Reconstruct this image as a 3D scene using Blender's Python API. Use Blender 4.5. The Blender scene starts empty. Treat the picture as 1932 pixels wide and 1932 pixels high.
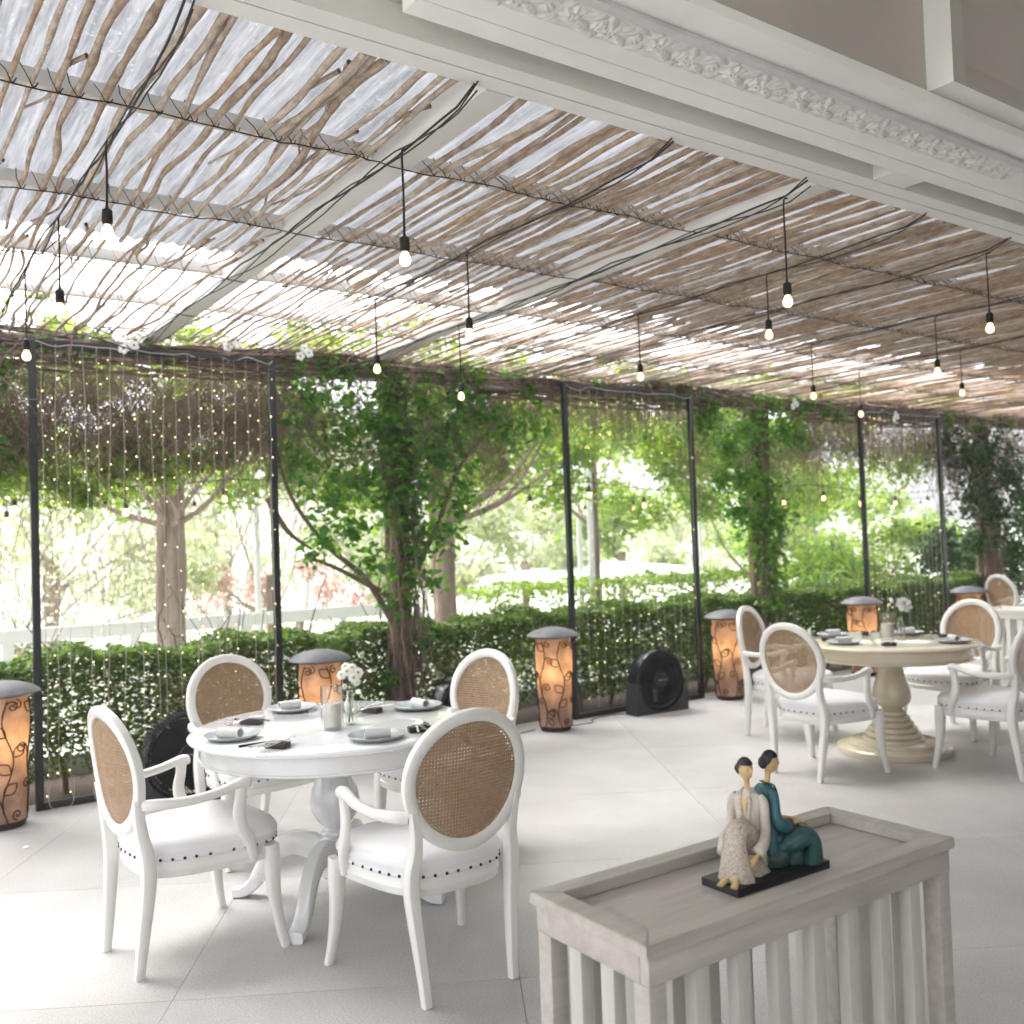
import bpy, bmesh, math, random
import numpy as np
from mathutils import Vector, Matrix
from mathutils.geometry import tessellate_polygon

random.seed(7)
RNG = np.random.default_rng(7)
PI = math.pi
SC = bpy.context.scene
COL = SC.collection

# ------------------------------------------------------------------ camera, world, sun, exposure
CAM_H = 1.6
def make_camera():
    f = 1824.0
    d1 = np.array([2608, 31, f]); d1 /= np.linalg.norm(d1)
    d2 = np.array([-1274, -101, f]); d2 -= d1*(d1@d2); d2 /= np.linalg.norm(d2)
    up = np.cross(d1, d2)
    if up[1] < 0: up = -up
    R = np.array([d1, d2, up])
    cd = bpy.data.cameras.new('camera'); co = bpy.data.objects.new('camera', cd); COL.objects.link(co)
    m = Matrix.Identity(4)
    for i in range(3):
        m[i][0] = R[i, 0]; m[i][1] = R[i, 1]; m[i][2] = -R[i, 2]
    m[2][3] = CAM_H
    co.matrix_world = m
    cd.sensor_width = 36; cd.lens = f/1932*36
    cd.clip_start = 0.05; cd.clip_end = 600
    cd.dof.use_dof = True; cd.dof.focus_distance = 3.1; cd.dof.aperture_fstop = 3.0
    SC.camera = co
make_camera()

W = bpy.data.worlds.new('World'); SC.world = W; W.use_nodes = True
def make_world():
    nt = W.node_tree; nt.nodes.clear()
    out = nt.nodes.new('ShaderNodeOutputWorld'); bg = nt.nodes.new('ShaderNodeBackground')
    sky = nt.nodes.new('ShaderNodeTexSky'); sky.sky_type = 'NISHITA'; sky.sun_disc = False
    sky.sun_elevation = math.radians(60); sky.sun_rotation = math.radians(-20)
    sky.air_density = 1.0; sky.dust_density = 4.0; sky.ozone_density = 1.0
    hs = nt.nodes.new('ShaderNodeHueSaturation'); hs.inputs['Saturation'].default_value = 0.22
    nt.links.new(sky.outputs[0], hs.inputs['Color']); nt.links.new(hs.outputs[0], bg.inputs[0])
    bg.inputs[1].default_value = 0.15
    nt.links.new(bg.outputs[0], out.inputs[0])
make_world()
sd = bpy.data.lights.new('sun', 'SUN'); sd.energy = .55; sd.angle = math.radians(35); sd.color = (1, .975, .94)
so = bpy.data.objects.new('sun', sd); COL.objects.link(so)
SUN = Vector((-.34*math.cos(math.radians(60)), .94*math.cos(math.radians(60)), math.sin(math.radians(60))))
so.rotation_euler = SUN.to_track_quat('Z', 'Y').to_euler()
SC.view_settings.view_transform = 'Standard'; SC.view_settings.look = 'None'
SC.view_settings.exposure = 2.3; SC.view_settings.gamma = 1
SC.cycles.use_denoising = True
SC.cycles.max_bounces = 8; SC.cycles.diffuse_bounces = 4; SC.cycles.glossy_bounces = 3
SC.cycles.transmission_bounces = 6; SC.cycles.transparent_max_bounces = 12
SC.cycles.sample_clamp_indirect = 6.0; SC.cycles.caustics_reflective = False; SC.cycles.caustics_refractive = False

# ------------------------------------------------------------------ materials
def mat(name, col, rough=.5, metal=0, coat=0, noise=None, bump=None, trans=0, emis=None, estr=0, spec=.5, sheen=0):
    """noise=(scale, amount, col2, stretch) ; bump=(scale, strength, dist)"""
    m = bpy.data.materials.new(name); m.use_nodes = True
    nt = m.node_tree; b = nt.nodes['Principled BSDF']
    b.inputs['Base Color'].default_value = (*col, 1); b.inputs['Roughness'].default_value = rough
    b.inputs['Metallic'].default_value = metal; b.inputs['Coat Weight'].default_value = coat
    b.inputs['Specular IOR Level'].default_value = spec
    b.inputs['Transmission Weight'].default_value = trans
    if emis:
        b.inputs['Emission Color'].default_value = (*emis, 1); b.inputs['Emission Strength'].default_value = estr
    tc = nt.nodes.new('ShaderNodeTexCoord')
    if noise:
        sc, amt, c2 = noise[:3]
        mp = nt.nodes.new('ShaderNodeMapping'); mp.inputs['Scale'].default_value = noise[3] if len(noise) > 3 else (1, 1, 1)
        nt.links.new(tc.outputs['Object'], mp.inputs[0])
        n = nt.nodes.new('ShaderNodeTexNoise'); n.inputs['Scale'].default_value = sc; n.inputs['Detail'].default_value = 8
        n.inputs['Roughness'].default_value = .65
        nt.links.new(mp.outputs[0], n.inputs['Vector'])
        r = nt.nodes.new('ShaderNodeMapRange'); r.inputs[1].default_value = .35; r.inputs[2].default_value = .65
        r.inputs[3].default_value = 0; r.inputs[4].default_value = amt
        nt.links.new(n.outputs['Fac'], r.inputs[0])
        mx = nt.nodes.new('ShaderNodeMix'); mx.data_type = 'RGBA'
        mx.inputs[6].default_value = (*col, 1); mx.inputs[7].default_value = (*c2, 1)
        nt.links.new(r.outputs[0], mx.inputs[0]); nt.links.new(mx.outputs[2], b.inputs['Base Color'])
    if bump:
        n2 = nt.nodes.new('ShaderNodeTexNoise'); n2.inputs['Scale'].default_value = bump[0]; n2.inputs['Detail'].default_value = 6
        nt.links.new(tc.outputs['Object'], n2.inputs['Vector'])
        bp = nt.nodes.new('ShaderNodeBump'); bp.inputs['Strength'].default_value = bump[1]; bp.inputs['Distance'].default_value = bump[2]
        nt.links.new(n2.outputs['Fac'], bp.inputs['Height']); nt.links.new(bp.outputs[0], b.inputs['Normal'])
    return m

def leafmat(name, cols, tr=.45, rough=.45):
    m = bpy.data.materials.new(name); m.use_nodes = True
    nt = m.node_tree; b = nt.nodes['Principled BSDF']; out = nt.nodes['Material Output']
    g = nt.nodes.new('ShaderNodeNewGeometry')
    cr = nt.nodes.new('ShaderNodeValToRGB')
    el = cr.color_ramp.elements
    while len(el) < len(cols): el.new(.5)
    for i, c in enumerate(cols):
        el[i].position = i/(len(cols)-1); el[i].color = (*c, 1)
    nt.links.new(g.outputs['Random Per Island'], cr.inputs[0])
    nt.links.new(cr.outputs[0], b.inputs['Base Color']); b.inputs['Roughness'].default_value = rough
    b.inputs['Specular IOR Level'].default_value = .35
    t = nt.nodes.new('ShaderNodeBsdfTranslucent')
    hs = nt.nodes.new('ShaderNodeHueSaturation'); hs.inputs['Hue'].default_value = .485; hs.inputs['Saturation'].default_value = 1.15; hs.inputs['Value'].default_value = 1.9
    nt.links.new(cr.outputs[0], hs.inputs['Color']); nt.links.new(hs.outputs[0], t.inputs[0])
    mx = nt.nodes.new('ShaderNodeMixShader'); mx.inputs[0].default_value = tr
    nt.links.new(b.outputs[0], mx.inputs[1]); nt.links.new(t.outputs[0], mx.inputs[2]); nt.links.new(mx.outputs[0], out.inputs[0])
    return m

def emat(name, col, s):
    m = bpy.data.materials.new(name); m.use_nodes = True; nt = m.node_tree
    b = nt.nodes['Principled BSDF']; b.inputs['Base Color'].default_value = (.8, .7, .5, 1)
    b.inputs['Emission Color'].default_value = (*col, 1); b.inputs['Emission Strength'].default_value = s
    m.cycles.emission_sampling = 'NONE'
    return m

M = {}
M['paint'] = mat('white_paint', (.80, .785, .75), .28, coat=.3, noise=(3, .5, (.74, .725, .68)), bump=(40, .04, .002))
M['gloss'] = mat('gloss_white', (.82, .825, .83), .12, coat=.5, noise=(2.5, .4, (.78, .785, .79)), bump=(14, .03, .003))
M['cream'] = mat('cream_gloss', (.66, .59, .45), .16, coat=.5, noise=(3, .5, (.6, .53, .4)))
def chips(m, thr=.70, scale=26):
    nt = m.node_tree; b = nt.nodes['Principled BSDF']; src = b.inputs['Base Color'].links[0].from_socket
    tc = nt.nodes.new('ShaderNodeTexCoord'); n = nt.nodes.new('ShaderNodeTexNoise'); n.inputs['Scale'].default_value = scale; n.inputs['Detail'].default_value = 9; n.inputs['Roughness'].default_value = .7
    nt.links.new(tc.outputs['Object'], n.inputs['Vector'])
    r = nt.nodes.new('ShaderNodeMapRange'); r.inputs[1].default_value = thr; r.inputs[2].default_value = thr+.02; nt.links.new(n.outputs['Fac'], r.inputs[0])
    mx = nt.nodes.new('ShaderNodeMix'); mx.data_type = 'RGBA'; mx.inputs[7].default_value = (.22, .16, .11, 1)
    nt.links.new(r.outputs[0], mx.inputs[0]); nt.links.new(src, mx.inputs[6]); nt.links.new(mx.outputs[2], b.inputs['Base Color'])
chips(M['paint'], .71); chips(M['gloss'], .70, 22)
M['leather'] = mat('white_leather', (.80, .79, .80), .42, noise=(3, .35, (.72, .71, .72)), bump=(9, .25, .012))
M['cane'] = mat('cane', (.47, .32, .20), .55, noise=(60, .9, (.33, .21, .12)))
M['nail'] = mat('dark_nail', (.05, .045, .04), .3, metal=.9)
M['iron'] = mat('iron', (.035, .018, .014), .6, metal=.2)
M['black'] = mat('black_metal', (.012, .014, .016), .38, noise=(12, .6, (.022, .024, .026)))
M['plastic'] = mat('black_plastic', (.006, .007, .009), .38, spec=.35, noise=(8, .5, (.014, .016, .02)))
M['standp'] = mat('stand_plastic', (.022, .023, .025), .55)
M['rim'] = mat('rim_plastic', (.012, .013, .017), .18)
M['cable'] = mat('black_cable', (.012, .012, .013), .5)
M['bark'] = mat('branch_bark', (.50, .40, .32), .85, noise=(34, 1.0, (.25, .17, .12), (1, .45, 1)), bump=(110, 1.0, .006))
M['barkpale'] = mat('branch_pale', (.60, .51, .43), .85, noise=(34, 1.0, (.34, .26, .20), (1, .45, 1)), bump=(110, 1.0, .006))
M['barkred'] = mat('branch_red', (.54, .40, .29), .85, noise=(30, 1.0, (.30, .20, .135), (1, .45, 1)), bump=(110, 1.0, .006))
M['trunk'] = mat('trunk_bark', (.24, .175, .135), .9, noise=(9, 1.0, (.12, .082, .062), (1, 1, .2)), bump=(30, .9, .02))
M['trunkhaze'] = mat('trunk_hazed', (.42, .33, .28), .9, noise=(9, 1.0, (.26, .19, .155), (1, 1, .2)), bump=(30, .8, .02))  # bark colour lightened to put garden haze on the trunks
M['twig'] = mat('dry_vine', (.33, .235, .185), .9, noise=(5, 1.0, (.20, .14, .11)))
M['wall'] = mat('painted_wall', (.84, .835, .81), .6, noise=(1.5, .5, (.67, .66, .63)), bump=(25, .06, .003))
M['wallshade'] = mat('shaded_wall', (.50, .455, .42), .7, noise=(1.2, .6, (.39, .355, .325)), bump=(60, .08, .002))  # darker wall colour carries the dim shade on faces turned indoors
M['beige'] = mat('beige_plaster', (.72, .67, .59), .7, noise=(1.0, .5, (.52, .48, .41)), bump=(60, .05, .002))
M['plaster'] = mat('carved_plaster', (.82, .81, .79), .55, noise=(18, .6, (.6, .59, .57)))
M['steel'] = mat('painted_steel', (.66, .66, .66), .5, noise=(4, .5, (.42, .42, .42)))
M['steelw'] = mat('cream_steel', (.78, .76, .72), .5, noise=(2, .6, (.58, .56, .52)))
M['furn'] = mat('console_paint', (.475, .44, .40), .42, noise=(7, 1.0, (.37, .335, .30), (.5, 4, 4)), bump=(30, .1, .003))
M['soil'] = mat('soil', (.045, .03, .022), .95, noise=(20, 1.0, (.09, .06, .045)), bump=(30, 1, .03))
M['kerb'] = mat('white_kerb', (.62, .62, .61), .7, noise=(6, .8, (.5, .5, .5)))
M['slate'] = mat('slate_cap', (.17, .168, .185), .5, noise=(10, .9, (.10, .10, .115)), bump=(50, .3, .003))
M['ceramic'] = mat('blue_grey_ceramic', (.33, .36, .37), .25, noise=(25, .8, (.46, .49, .50)))
M['linen'] = mat('grey_linen', (.70, .70, .69), .9, bump=(400, .5, .001), noise=(60, .5, (.60, .60, .59)))
M['wood'] = mat('dark_wood', (.05, .024, .022), .35, noise=(40, .8, (.025, .013, .013), (.2, 1, 1)))
M['chrome'] = mat('cutlery_steel', (.78, .78, .80), .13, metal=1)
M['darkcut'] = mat('dark_handle', (.04, .04, .045), .25, metal=.6)
M['wax'] = mat('wax', (.92, .89, .80), .45)
M['petal'] = mat('petal', (.85, .85, .82), .6)
M['stem'] = mat('stem_green', (.07, .16, .04), .5)
M['yel'] = mat('flower_centre', (.5, .5, .08), .7)
M['skin'] = mat('figure_skin', (.60, .42, .20), .45, noise=(30, .5, (.50, .34, .15)))
M['hair'] = mat('figure_hair', (.012, .014, .022), .5, bump=(120, .8, .004))
M['cloth1'] = mat('cream_robe', (.60, .56, .49), .6, noise=(18, .8, (.38, .33, .29)), bump=(60, .5, .004))
M['teal'] = mat('teal_robe', (.022, .13, .165), .5, noise=(30, .9, (.04, .08, .09)), bump=(60, .6, .004))
M['tealskirt'] = mat('teal_skirt', (.016, .08, .082), .5, noise=(30, .9, (.035, .055, .05)), bump=(70, .8, .005))
M['brown'] = mat('brown_trim', (.06, .038, .024), .5, noise=(200, .8, (.12, .08, .05)))
M['lipred'] = mat('lip_paint', (.32, .12, .07), .5)
M['blackbase'] = mat('black_base', (.014, .014, .017), .42, noise=(30, .6, (.03, .03, .035)))
M['silver'] = mat('aged_silver', (.22, .21, .20), .4, metal=.6, noise=(30, .9, (.07, .065, .06)))
M['ground'] = mat('garden_paving', (.52, .52, .48), .9, noise=(.6, 1.0, (.44, .46, .38)))
M['lawn'] = mat('lawn', (.10, .17, .05), .95, noise=(3, 1, (.16, .22, .08)))
M['whiteout'] = mat('outdoor_white', (.80, .80, .80), .6, noise=(3, .4, (.72, .73, .74)))
M['wirew'] = mat('clear_wire', (.50, .48, .43), .4)
M['leafA'] = leafmat('leaf_ivy', [(.045, .13, .025), (.08, .20, .035), (.12, .26, .045), (.06, .16, .05), (.19, .31, .055), (.09, .21, .06)], tr=.5)
M['leafH'] = leafmat('leaf_hedge', [(.05, .095, .025), (.09, .155, .035), (.135, .215, .05), (.07, .13, .03), (.18, .27, .07), (.11, .165, .05)], tr=.35)
M['leafB'] = leafmat('leaf_bright', [(.11, .20, .035), (.17, .28, .05), (.25, .36, .08), (.13, .24, .05), (.33, .40, .12), (.20, .30, .09)], tr=.55)
M['leafF'] = leafmat('leaf_hazed', [(.30, .36, .20), (.38, .46, .24), (.46, .50, .34), (.42, .42, .37), (.50, .52, .40)], tr=.5)  # leaf colours bleached to carry the washed-out glare of the far garden
M['leafP'] = leafmat('leaf_pink', [(.46, .33, .31), (.48, .42, .36), (.50, .27, .28), (.44, .44, .34)], tr=.5)
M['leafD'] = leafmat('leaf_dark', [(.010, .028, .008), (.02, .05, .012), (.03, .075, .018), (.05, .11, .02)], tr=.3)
M['bulb'] = emat('bulb_glow', (1, .60, .26), .75)
def vary(m):
    nt = m.node_tree; b = nt.nodes['Principled BSDF']; g = nt.nodes.new('ShaderNodeNewGeometry'); r = nt.nodes.new('ShaderNodeMapRange')
    r.inputs[1].default_value = .25; r.inputs[3].default_value = .15; r.inputs[4].default_value = b.inputs['Emission Strength'].default_value*1.3
    nt.links.new(g.outputs['Random Per Island'], r.inputs[0]); nt.links.new(r.outputs[0], b.inputs['Emission Strength'])
M['bulbT'] = emat('tiny_bulb_glow', (1, .70, .32), 1.7); vary(M['bulbT'])

def glassmat():
    m = bpy.data.materials.new('clear_glass'); m.use_nodes = True; nt = m.node_tree
    out = nt.nodes['Material Output']; nt.nodes.remove(nt.nodes['Principled BSDF'])
    t = nt.nodes.new('ShaderNodeBsdfTransparent'); t.inputs[0].default_value = (.99, .995, .99, 1)
    g = nt.nodes.new('ShaderNodeBsdfGlossy'); g.inputs['Roughness'].default_value = .03
    lw = nt.nodes.new('ShaderNodeLayerWeight'); lw.inputs[0].default_value = .35
    r = nt.nodes.new('ShaderNodeMapRange'); r.inputs[3].default_value = .06; r.inputs[4].default_value = .75
    nt.links.new(lw.outputs['Facing'], r.inputs[0])
    mx = nt.nodes.new('ShaderNodeMixShader'); nt.links.new(r.outputs[0], mx.inputs[0])
    nt.links.new(t.outputs[0], mx.inputs[1]); nt.links.new(g.outputs[0], mx.inputs[2]); nt.links.new(mx.outputs[0], out.inputs[0])
    return m
M['glass'] = glassmat()

def sheetmat():
    m = bpy.data.materials.new('translucent_roofing'); m.use_nodes = True; nt = m.node_tree
    out = nt.nodes['Material Output']; nt.nodes.remove(nt.nodes['Principled BSDF'])
    tc = nt.nodes.new('ShaderNodeTexCoord'); mp = nt.nodes.new('ShaderNodeMapping'); mp.inputs['Scale'].default_value = (12, .8, 1)
    nt.links.new(tc.outputs['Object'], mp.inputs[0])
    n = nt.nodes.new('ShaderNodeTexNoise'); n.inputs['Scale'].default_value = 3; n.inputs['Detail'].default_value = 9; n.inputs['Roughness'].default_value = .7
    nt.links.new(mp.outputs[0], n.inputs['Vector'])
    n2 = nt.nodes.new('ShaderNodeTexNoise'); n2.inputs['Scale'].default_value = 55; n2.inputs['Detail'].default_value = 6; n2.inputs['Roughness'].default_value = .8
    nt.links.new(tc.outputs['Object'], n2.inputs['Vector'])
    cr = nt.nodes.new('ShaderNodeValToRGB'); cr.color_ramp.elements[0].position = .3; cr.color_ramp.elements[0].color = (.11, .113, .12, 1)
    cr.color_ramp.elements[1].position = .72; cr.color_ramp.elements[1].color = (.33, .335, .35, 1)
    nt.links.new(n.outputs['Fac'], cr.inputs[0])
    t = nt.nodes.new('ShaderNodeBsdfTranslucent'); nt.links.new(cr.outputs[0], t.inputs[0])
    d = nt.nodes.new('ShaderNodeBsdfDiffuse'); nt.links.new(cr.outputs[0], d.inputs[0])
    m1 = nt.nodes.new('ShaderNodeMixShader'); m1.inputs[0].default_value = .45
    nt.links.new(t.outputs[0], m1.inputs[1]); nt.links.new(d.outputs[0], m1.inputs[2])
    tp = nt.nodes.new('ShaderNodeBsdfTransparent'); tp.inputs[0].default_value = (.93, .95, 1, 1)
    r = nt.nodes.new('ShaderNodeMapRange'); r.inputs[1].default_value = .52; r.inputs[2].default_value = .72; r.inputs[3].default_value = .012; r.inputs[4].default_value = .22
    nt.links.new(n2.outputs['Fac'], r.inputs[0])
    m2 = nt.nodes.new('ShaderNodeMixShader'); nt.links.new(r.outputs[0], m2.inputs[0])
    nt.links.new(m1.outputs[0], m2.inputs[1]); nt.links.new(tp.outputs[0], m2.inputs[2]); nt.links.new(m2.outputs[0], out.inputs[0])
    return m
M['sheet'] = sheetmat()

def micamat():
    m = bpy.data.materials.new('mica_shade'); m.use_nodes = True; nt = m.node_tree
    out = nt.nodes['Material Output']; b = nt.nodes['Principled BSDF']
    tc = nt.nodes.new('ShaderNodeTexCoord')
    n = nt.nodes.new('ShaderNodeTexNoise'); n.inputs['Scale'].default_value = 7; n.inputs['Detail'].default_value = 7
    nt.links.new(tc.outputs['Object'], n.inputs['Vector'])
    cr = nt.nodes.new('ShaderNodeValToRGB'); cr.color_ramp.elements[0].position = .38; cr.color_ramp.elements[0].color = (.28, .20, .16, 1)
    cr.color_ramp.elements[1].position = .65; cr.color_ramp.elements[1].color = (.55, .41, .33, 1)
    nt.links.new(n.outputs['Fac'], cr.inputs[0]); nt.links.new(cr.outputs[0], b.inputs['Base Color']); b.inputs['Roughness'].default_value = .35
    t = nt.nodes.new('ShaderNodeBsdfTranslucent'); t.inputs[0].default_value = (.90, .68, .47, 1); ng = nt.nodes.new('ShaderNodeMix'); ng.data_type = 'RGBA'; ng.blend_type = 'MULTIPLY'; ng.inputs[0].default_value = .75; ng.inputs[7].default_value = (1, .80, .62, 1); nt.links.new(cr.outputs[0], ng.inputs[6]); bc = nt.nodes.new('ShaderNodeBrightContrast'); bc.inputs['Bright'].default_value = .30; bc.inputs['Contrast'].default_value = .4; nt.links.new(ng.outputs[2], bc.inputs[0]); nt.links.new(bc.outputs[0], t.inputs[0])
    mx = nt.nodes.new('ShaderNodeMixShader'); mx.inputs[0].default_value = .45
    nt.links.new(b.outputs[0], mx.inputs[1]); nt.links.new(t.outputs[0], mx.inputs[2]); nt.links.new(mx.outputs[0], out.inputs[0])
    return m
M['mica'] = micamat()

def tilemat():
    m = mat('terrazzo_tile', (.50, .485, .475), .55)
    nt = m.node_tree; b = nt.nodes['Principled BSDF']; g = nt.nodes.new('ShaderNodeNewGeometry')
    n = nt.nodes.new('ShaderNodeTexNoise'); n.inputs['Scale'].default_value = 1.3; n.inputs['Detail'].default_value = 7; n.inputs['Roughness'].default_value = .6
    n2 = nt.nodes.new('ShaderNodeTexNoise'); n2.inputs['Scale'].default_value = 130; n2.inputs['Detail'].default_value = 5; n2.inputs['Roughness'].default_value = .75
    for k in (n, n2): nt.links.new(g.outputs['Position'], k.inputs['Vector'])
    oi = nt.nodes.new('ShaderNodeObjectInfo')
    cr = nt.nodes.new('ShaderNodeValToRGB'); e = cr.color_ramp.elements
    e[0].position = .3; e[0].color = (.42, .40, .385, 1); e[1].position = .7; e[1].color = (.535, .52, .51, 1)
    nt.links.new(n.outputs['Fac'], cr.inputs[0])
    r = nt.nodes.new('ShaderNodeMapRange'); r.inputs[1].default_value = .3; r.inputs[2].default_value = .7; r.inputs[3].default_value = .70; r.inputs[4].default_value = 1.27
    nt.links.new(n2.outputs['Fac'], r.inputs[0])
    r2 = nt.nodes.new('ShaderNodeMapRange'); r2.inputs[3].default_value = .94; r2.inputs[4].default_value = 1.05
    nt.links.new(oi.outputs['Random'], r2.inputs[0])
    mu = nt.nodes.new('ShaderNodeMath'); mu.operation = 'MULTIPLY'; nt.links.new(r.outputs[0], mu.inputs[0]); nt.links.new(r2.outputs[0], mu.inputs[1])
    vm = nt.nodes.new('ShaderNodeVectorMath'); vm.operation = 'SCALE'
    nt.links.new(cr.outputs[0], vm.inputs[0]); nt.links.new(mu.outputs[0], vm.inputs['Scale'])
    nt.links.new(vm.outputs[0], b.inputs['Base Color'])
    bp = nt.nodes.new('ShaderNodeBump'); bp.inputs['Strength'].default_value = .25; bp.inputs['Distance'].default_value = .002
    nt.links.new(n2.outputs['Fac'], bp.inputs['Height']); nt.links.new(bp.outputs[0], b.inputs['Normal'])
    return m
M['tile'] = tilemat()

chips(M['furn'], .70, 20); M['slat'] = mat('slat_sidelit', (.54, .515, .475), .42, noise=(5, 1.0, (.43, .405, .37), (3, 3, .6)), bump=(30, .1, .003)); chips(M['slat'], .71, 20)  # slats coloured whiter than the console, standing for light from the left
def batikmat():
    m = mat('batik_skirt', (.5, .44, .36), .6)
    nt = m.node_tree; b = nt.nodes['Principled BSDF']; tc = nt.nodes.new('ShaderNodeTexCoord')
    n = nt.nodes.new('ShaderNodeTexNoise'); n.inputs['Scale'].default_value = 45; n.inputs['Detail'].default_value = 2; n.inputs['Distortion'].default_value = 2.5
    nt.links.new(tc.outputs['Object'], n.inputs['Vector'])
    w = nt.nodes.new('ShaderNodeMath'); w.operation = 'PINGPONG'; w.inputs[1].default_value = .045
    nt.links.new(n.outputs['Fac'], w.inputs[0])
    cr = nt.nodes.new('ShaderNodeValToRGB'); e = cr.color_ramp.elements
    e[0].position = .008; e[0].color = (.20, .13, .12, 1); e[1].position = .026; e[1].color = (.58, .52, .43, 1)
    nt.links.new(w.outputs[0], cr.inputs[0]); nt.links.new(cr.outputs[0], b.inputs['Base Color'])
    bp = nt.nodes.new('ShaderNodeBump'); bp.inputs['Strength'].default_value = .4; bp.inputs['Distance'].default_value = .002
    nt.links.new(w.outputs[0], bp.inputs['Height']); nt.links.new(bp.outputs[0], b.inputs['Normal'])
    return m
M['batik'] = batikmat()

# ------------------------------------------------------------------ mesh helpers
class MB:
    def __init__(s): s.v = []; s.f = []; s.n = 0
    def add(s, v, f):
        v = np.asarray(v, float).reshape(-1, 3)
        s.v.append(v); k = s.n
        s.f.extend([tuple(i+k for i in q) for q in f]); s.n += len(v)
        return s
    def mesh(s, name, smooth=True, angle=35):
        me = bpy.data.meshes.new(name)
        v = np.concatenate(s.v) if s.v else np.zeros((0, 3))
        me.from_pydata([tuple(p) for p in v], [], s.f); fin(me, smooth, angle)
        return me
def fin(me, smooth, angle):
    if smooth:
        me.polygons.foreach_set('use_smooth', [True]*len(me.polygons))
        if angle: me.set_sharp_from_angle(angle=math.radians(angle))
    me.update()
def npmesh(name, V, F, smooth=False, angle=None):
    """V (n,3) ; F (m,k) uniform polygons"""
    me = bpy.data.meshes.new(name)
    V = np.asarray(V, np.float32); F = np.asarray(F, np.int32); k = F.shape[1]
    me.vertices.add(len(V)); me.vertices.foreach_set('co', V.ravel())
    me.loops.add(F.size); me.loops.foreach_set('vertex_index', F.ravel())
    me.polygons.add(len(F)); me.polygons.foreach_set('loop_start', np.arange(0, F.size, k, dtype=np.int32))
    me.update(calc_edges=True); fin(me, smooth, angle)
    return me
def O(name, me, m=None, parent=None, loc=None, rot=None, kind=None, label=None):
    if isinstance(me, MB): me = me.mesh(name)
    if m is not None and not me.materials: me.materials.append(M[m] if isinstance(m, str) else m)
    o = bpy.data.objects.new(name, me); COL.objects.link(o)
    if parent: o.parent = parent
    if loc is not None: o.location = loc
    if rot is not None: o.rotation_euler = rot
    if kind: o['kind'] = kind
    if label: o['label'] = label
    return o
def tag(o, label, cat, group=None, kind=None):
    o['label'] = label; o['category'] = cat
    if group: o['group'] = group
    if kind: o['kind'] = kind
    return o
def thing(name, label, cat, loc=(0, 0, 0), rz=0, group=None):
    o = bpy.data.objects.new(name, None); COL.objects.link(o); o.empty_display_size = .1
    o.location = loc; o.rotation_euler = (0, 0, rz)
    return tag(o, label, cat, group)
def struct(name, me, m):
    o = O(name, me, m); o['kind'] = 'structure'; return o
def dup(root, loc, rz, label, group=None):
    r = root.copy(); COL.objects.link(r); r.location = loc; r.rotation_euler = (0, 0, rz); r['label'] = label
    if group: r['group'] = group
    for ch in list(root.children):
        c = ch.copy(); COL.objects.link(c); c.parent = r
        for g in list(ch.children):
            d = g.copy(); COL.objects.link(d); d.parent = c
    return r

def box(x0, x1, y0, y1, z0, z1, bev=0, mb=None):
    mb = mb or MB()
    if bev <= 0:
        v = [(x, y, z) for z in (z0, z1) for y in (y0, y1) for x in (x0, x1)]
        mb.add(v, [(0, 2, 3, 1), (4, 5, 7, 6), (0, 1, 5, 4), (2, 6, 7, 3), (0, 4, 6, 2), (1, 3, 7, 5)])
        return mb
    b = min(bev, (x1-x0)/2.01, (y1-y0)/2.01, (z1-z0)/2.01)
    bm = bmesh.new(); bmesh.ops.create_cube(bm, size=1)
    bmesh.ops.scale(bm, vec=(x1-x0, y1-y0, z1-z0), verts=bm.verts)
    bmesh.ops.translate(bm, vec=((x0+x1)/2, (y0+y1)/2, (z0+z1)/2), verts=bm.verts)
    bmesh.ops.bevel(bm, geom=bm.edges[:], offset=b, segments=2, affect='EDGES', profile=.6)
    bm.verts.index_update()
    mb.add([v.co[:] for v in bm.verts], [tuple(v.index for v in f.verts) for f in bm.faces]); bm.free()
    return mb
def rotz(mb, a, c=(0, 0)):
    ca, sa = math.cos(a), math.sin(a)
    for v in mb.v:
        x = v[:, 0]-c[0]; y = v[:, 1]-c[1]
        nx = x*ca-y*sa; ny = x*sa+y*ca
        v[:, 0] = nx+c[0]; v[:, 1] = ny+c[1]
    return mb
def lathe(prof, n=40, mb=None, c=(0, 0), cap=True):
    mb = mb or MB(); v = []; f = []
    for r, z in prof:
        for k in range(n):
            a = 2*PI*k/n; v.append((c[0]+r*math.cos(a), c[1]+r*math.sin(a), z))
    for i in range(len(prof)-1):
        for k in range(n):
            k2 = (k+1) % n
            f.append((i*n+k, i*n+k2, (i+1)*n+k2, (i+1)*n+k))
    if cap:
        if prof[0][0] > 1e-5: f.append(tuple(range(n))[::-1])
        if prof[-1][0] > 1e-5: f.append(tuple((len(prof)-1)*n+k for k in range(n)))
    return mb.add(v, f)
def crom(P, n):
    P = np.asarray(P, float); K = len(P)
    ts = np.linspace(0, K-1, n); out = []
    for t in ts:
        i = min(int(t), K-2); u = t-i
        p0 = P[max(i-1, 0)]; p1 = P[i]; p2 = P[i+1]; p3 = P[min(i+2, K-1)]
        out.append(.5*((2*p1)+(-p0+p2)*u+(2*p0-5*p1+4*p2-p3)*u*u+(-p0+3*p1-3*p2+p3)*u**3))
    return np.array(out)
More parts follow.
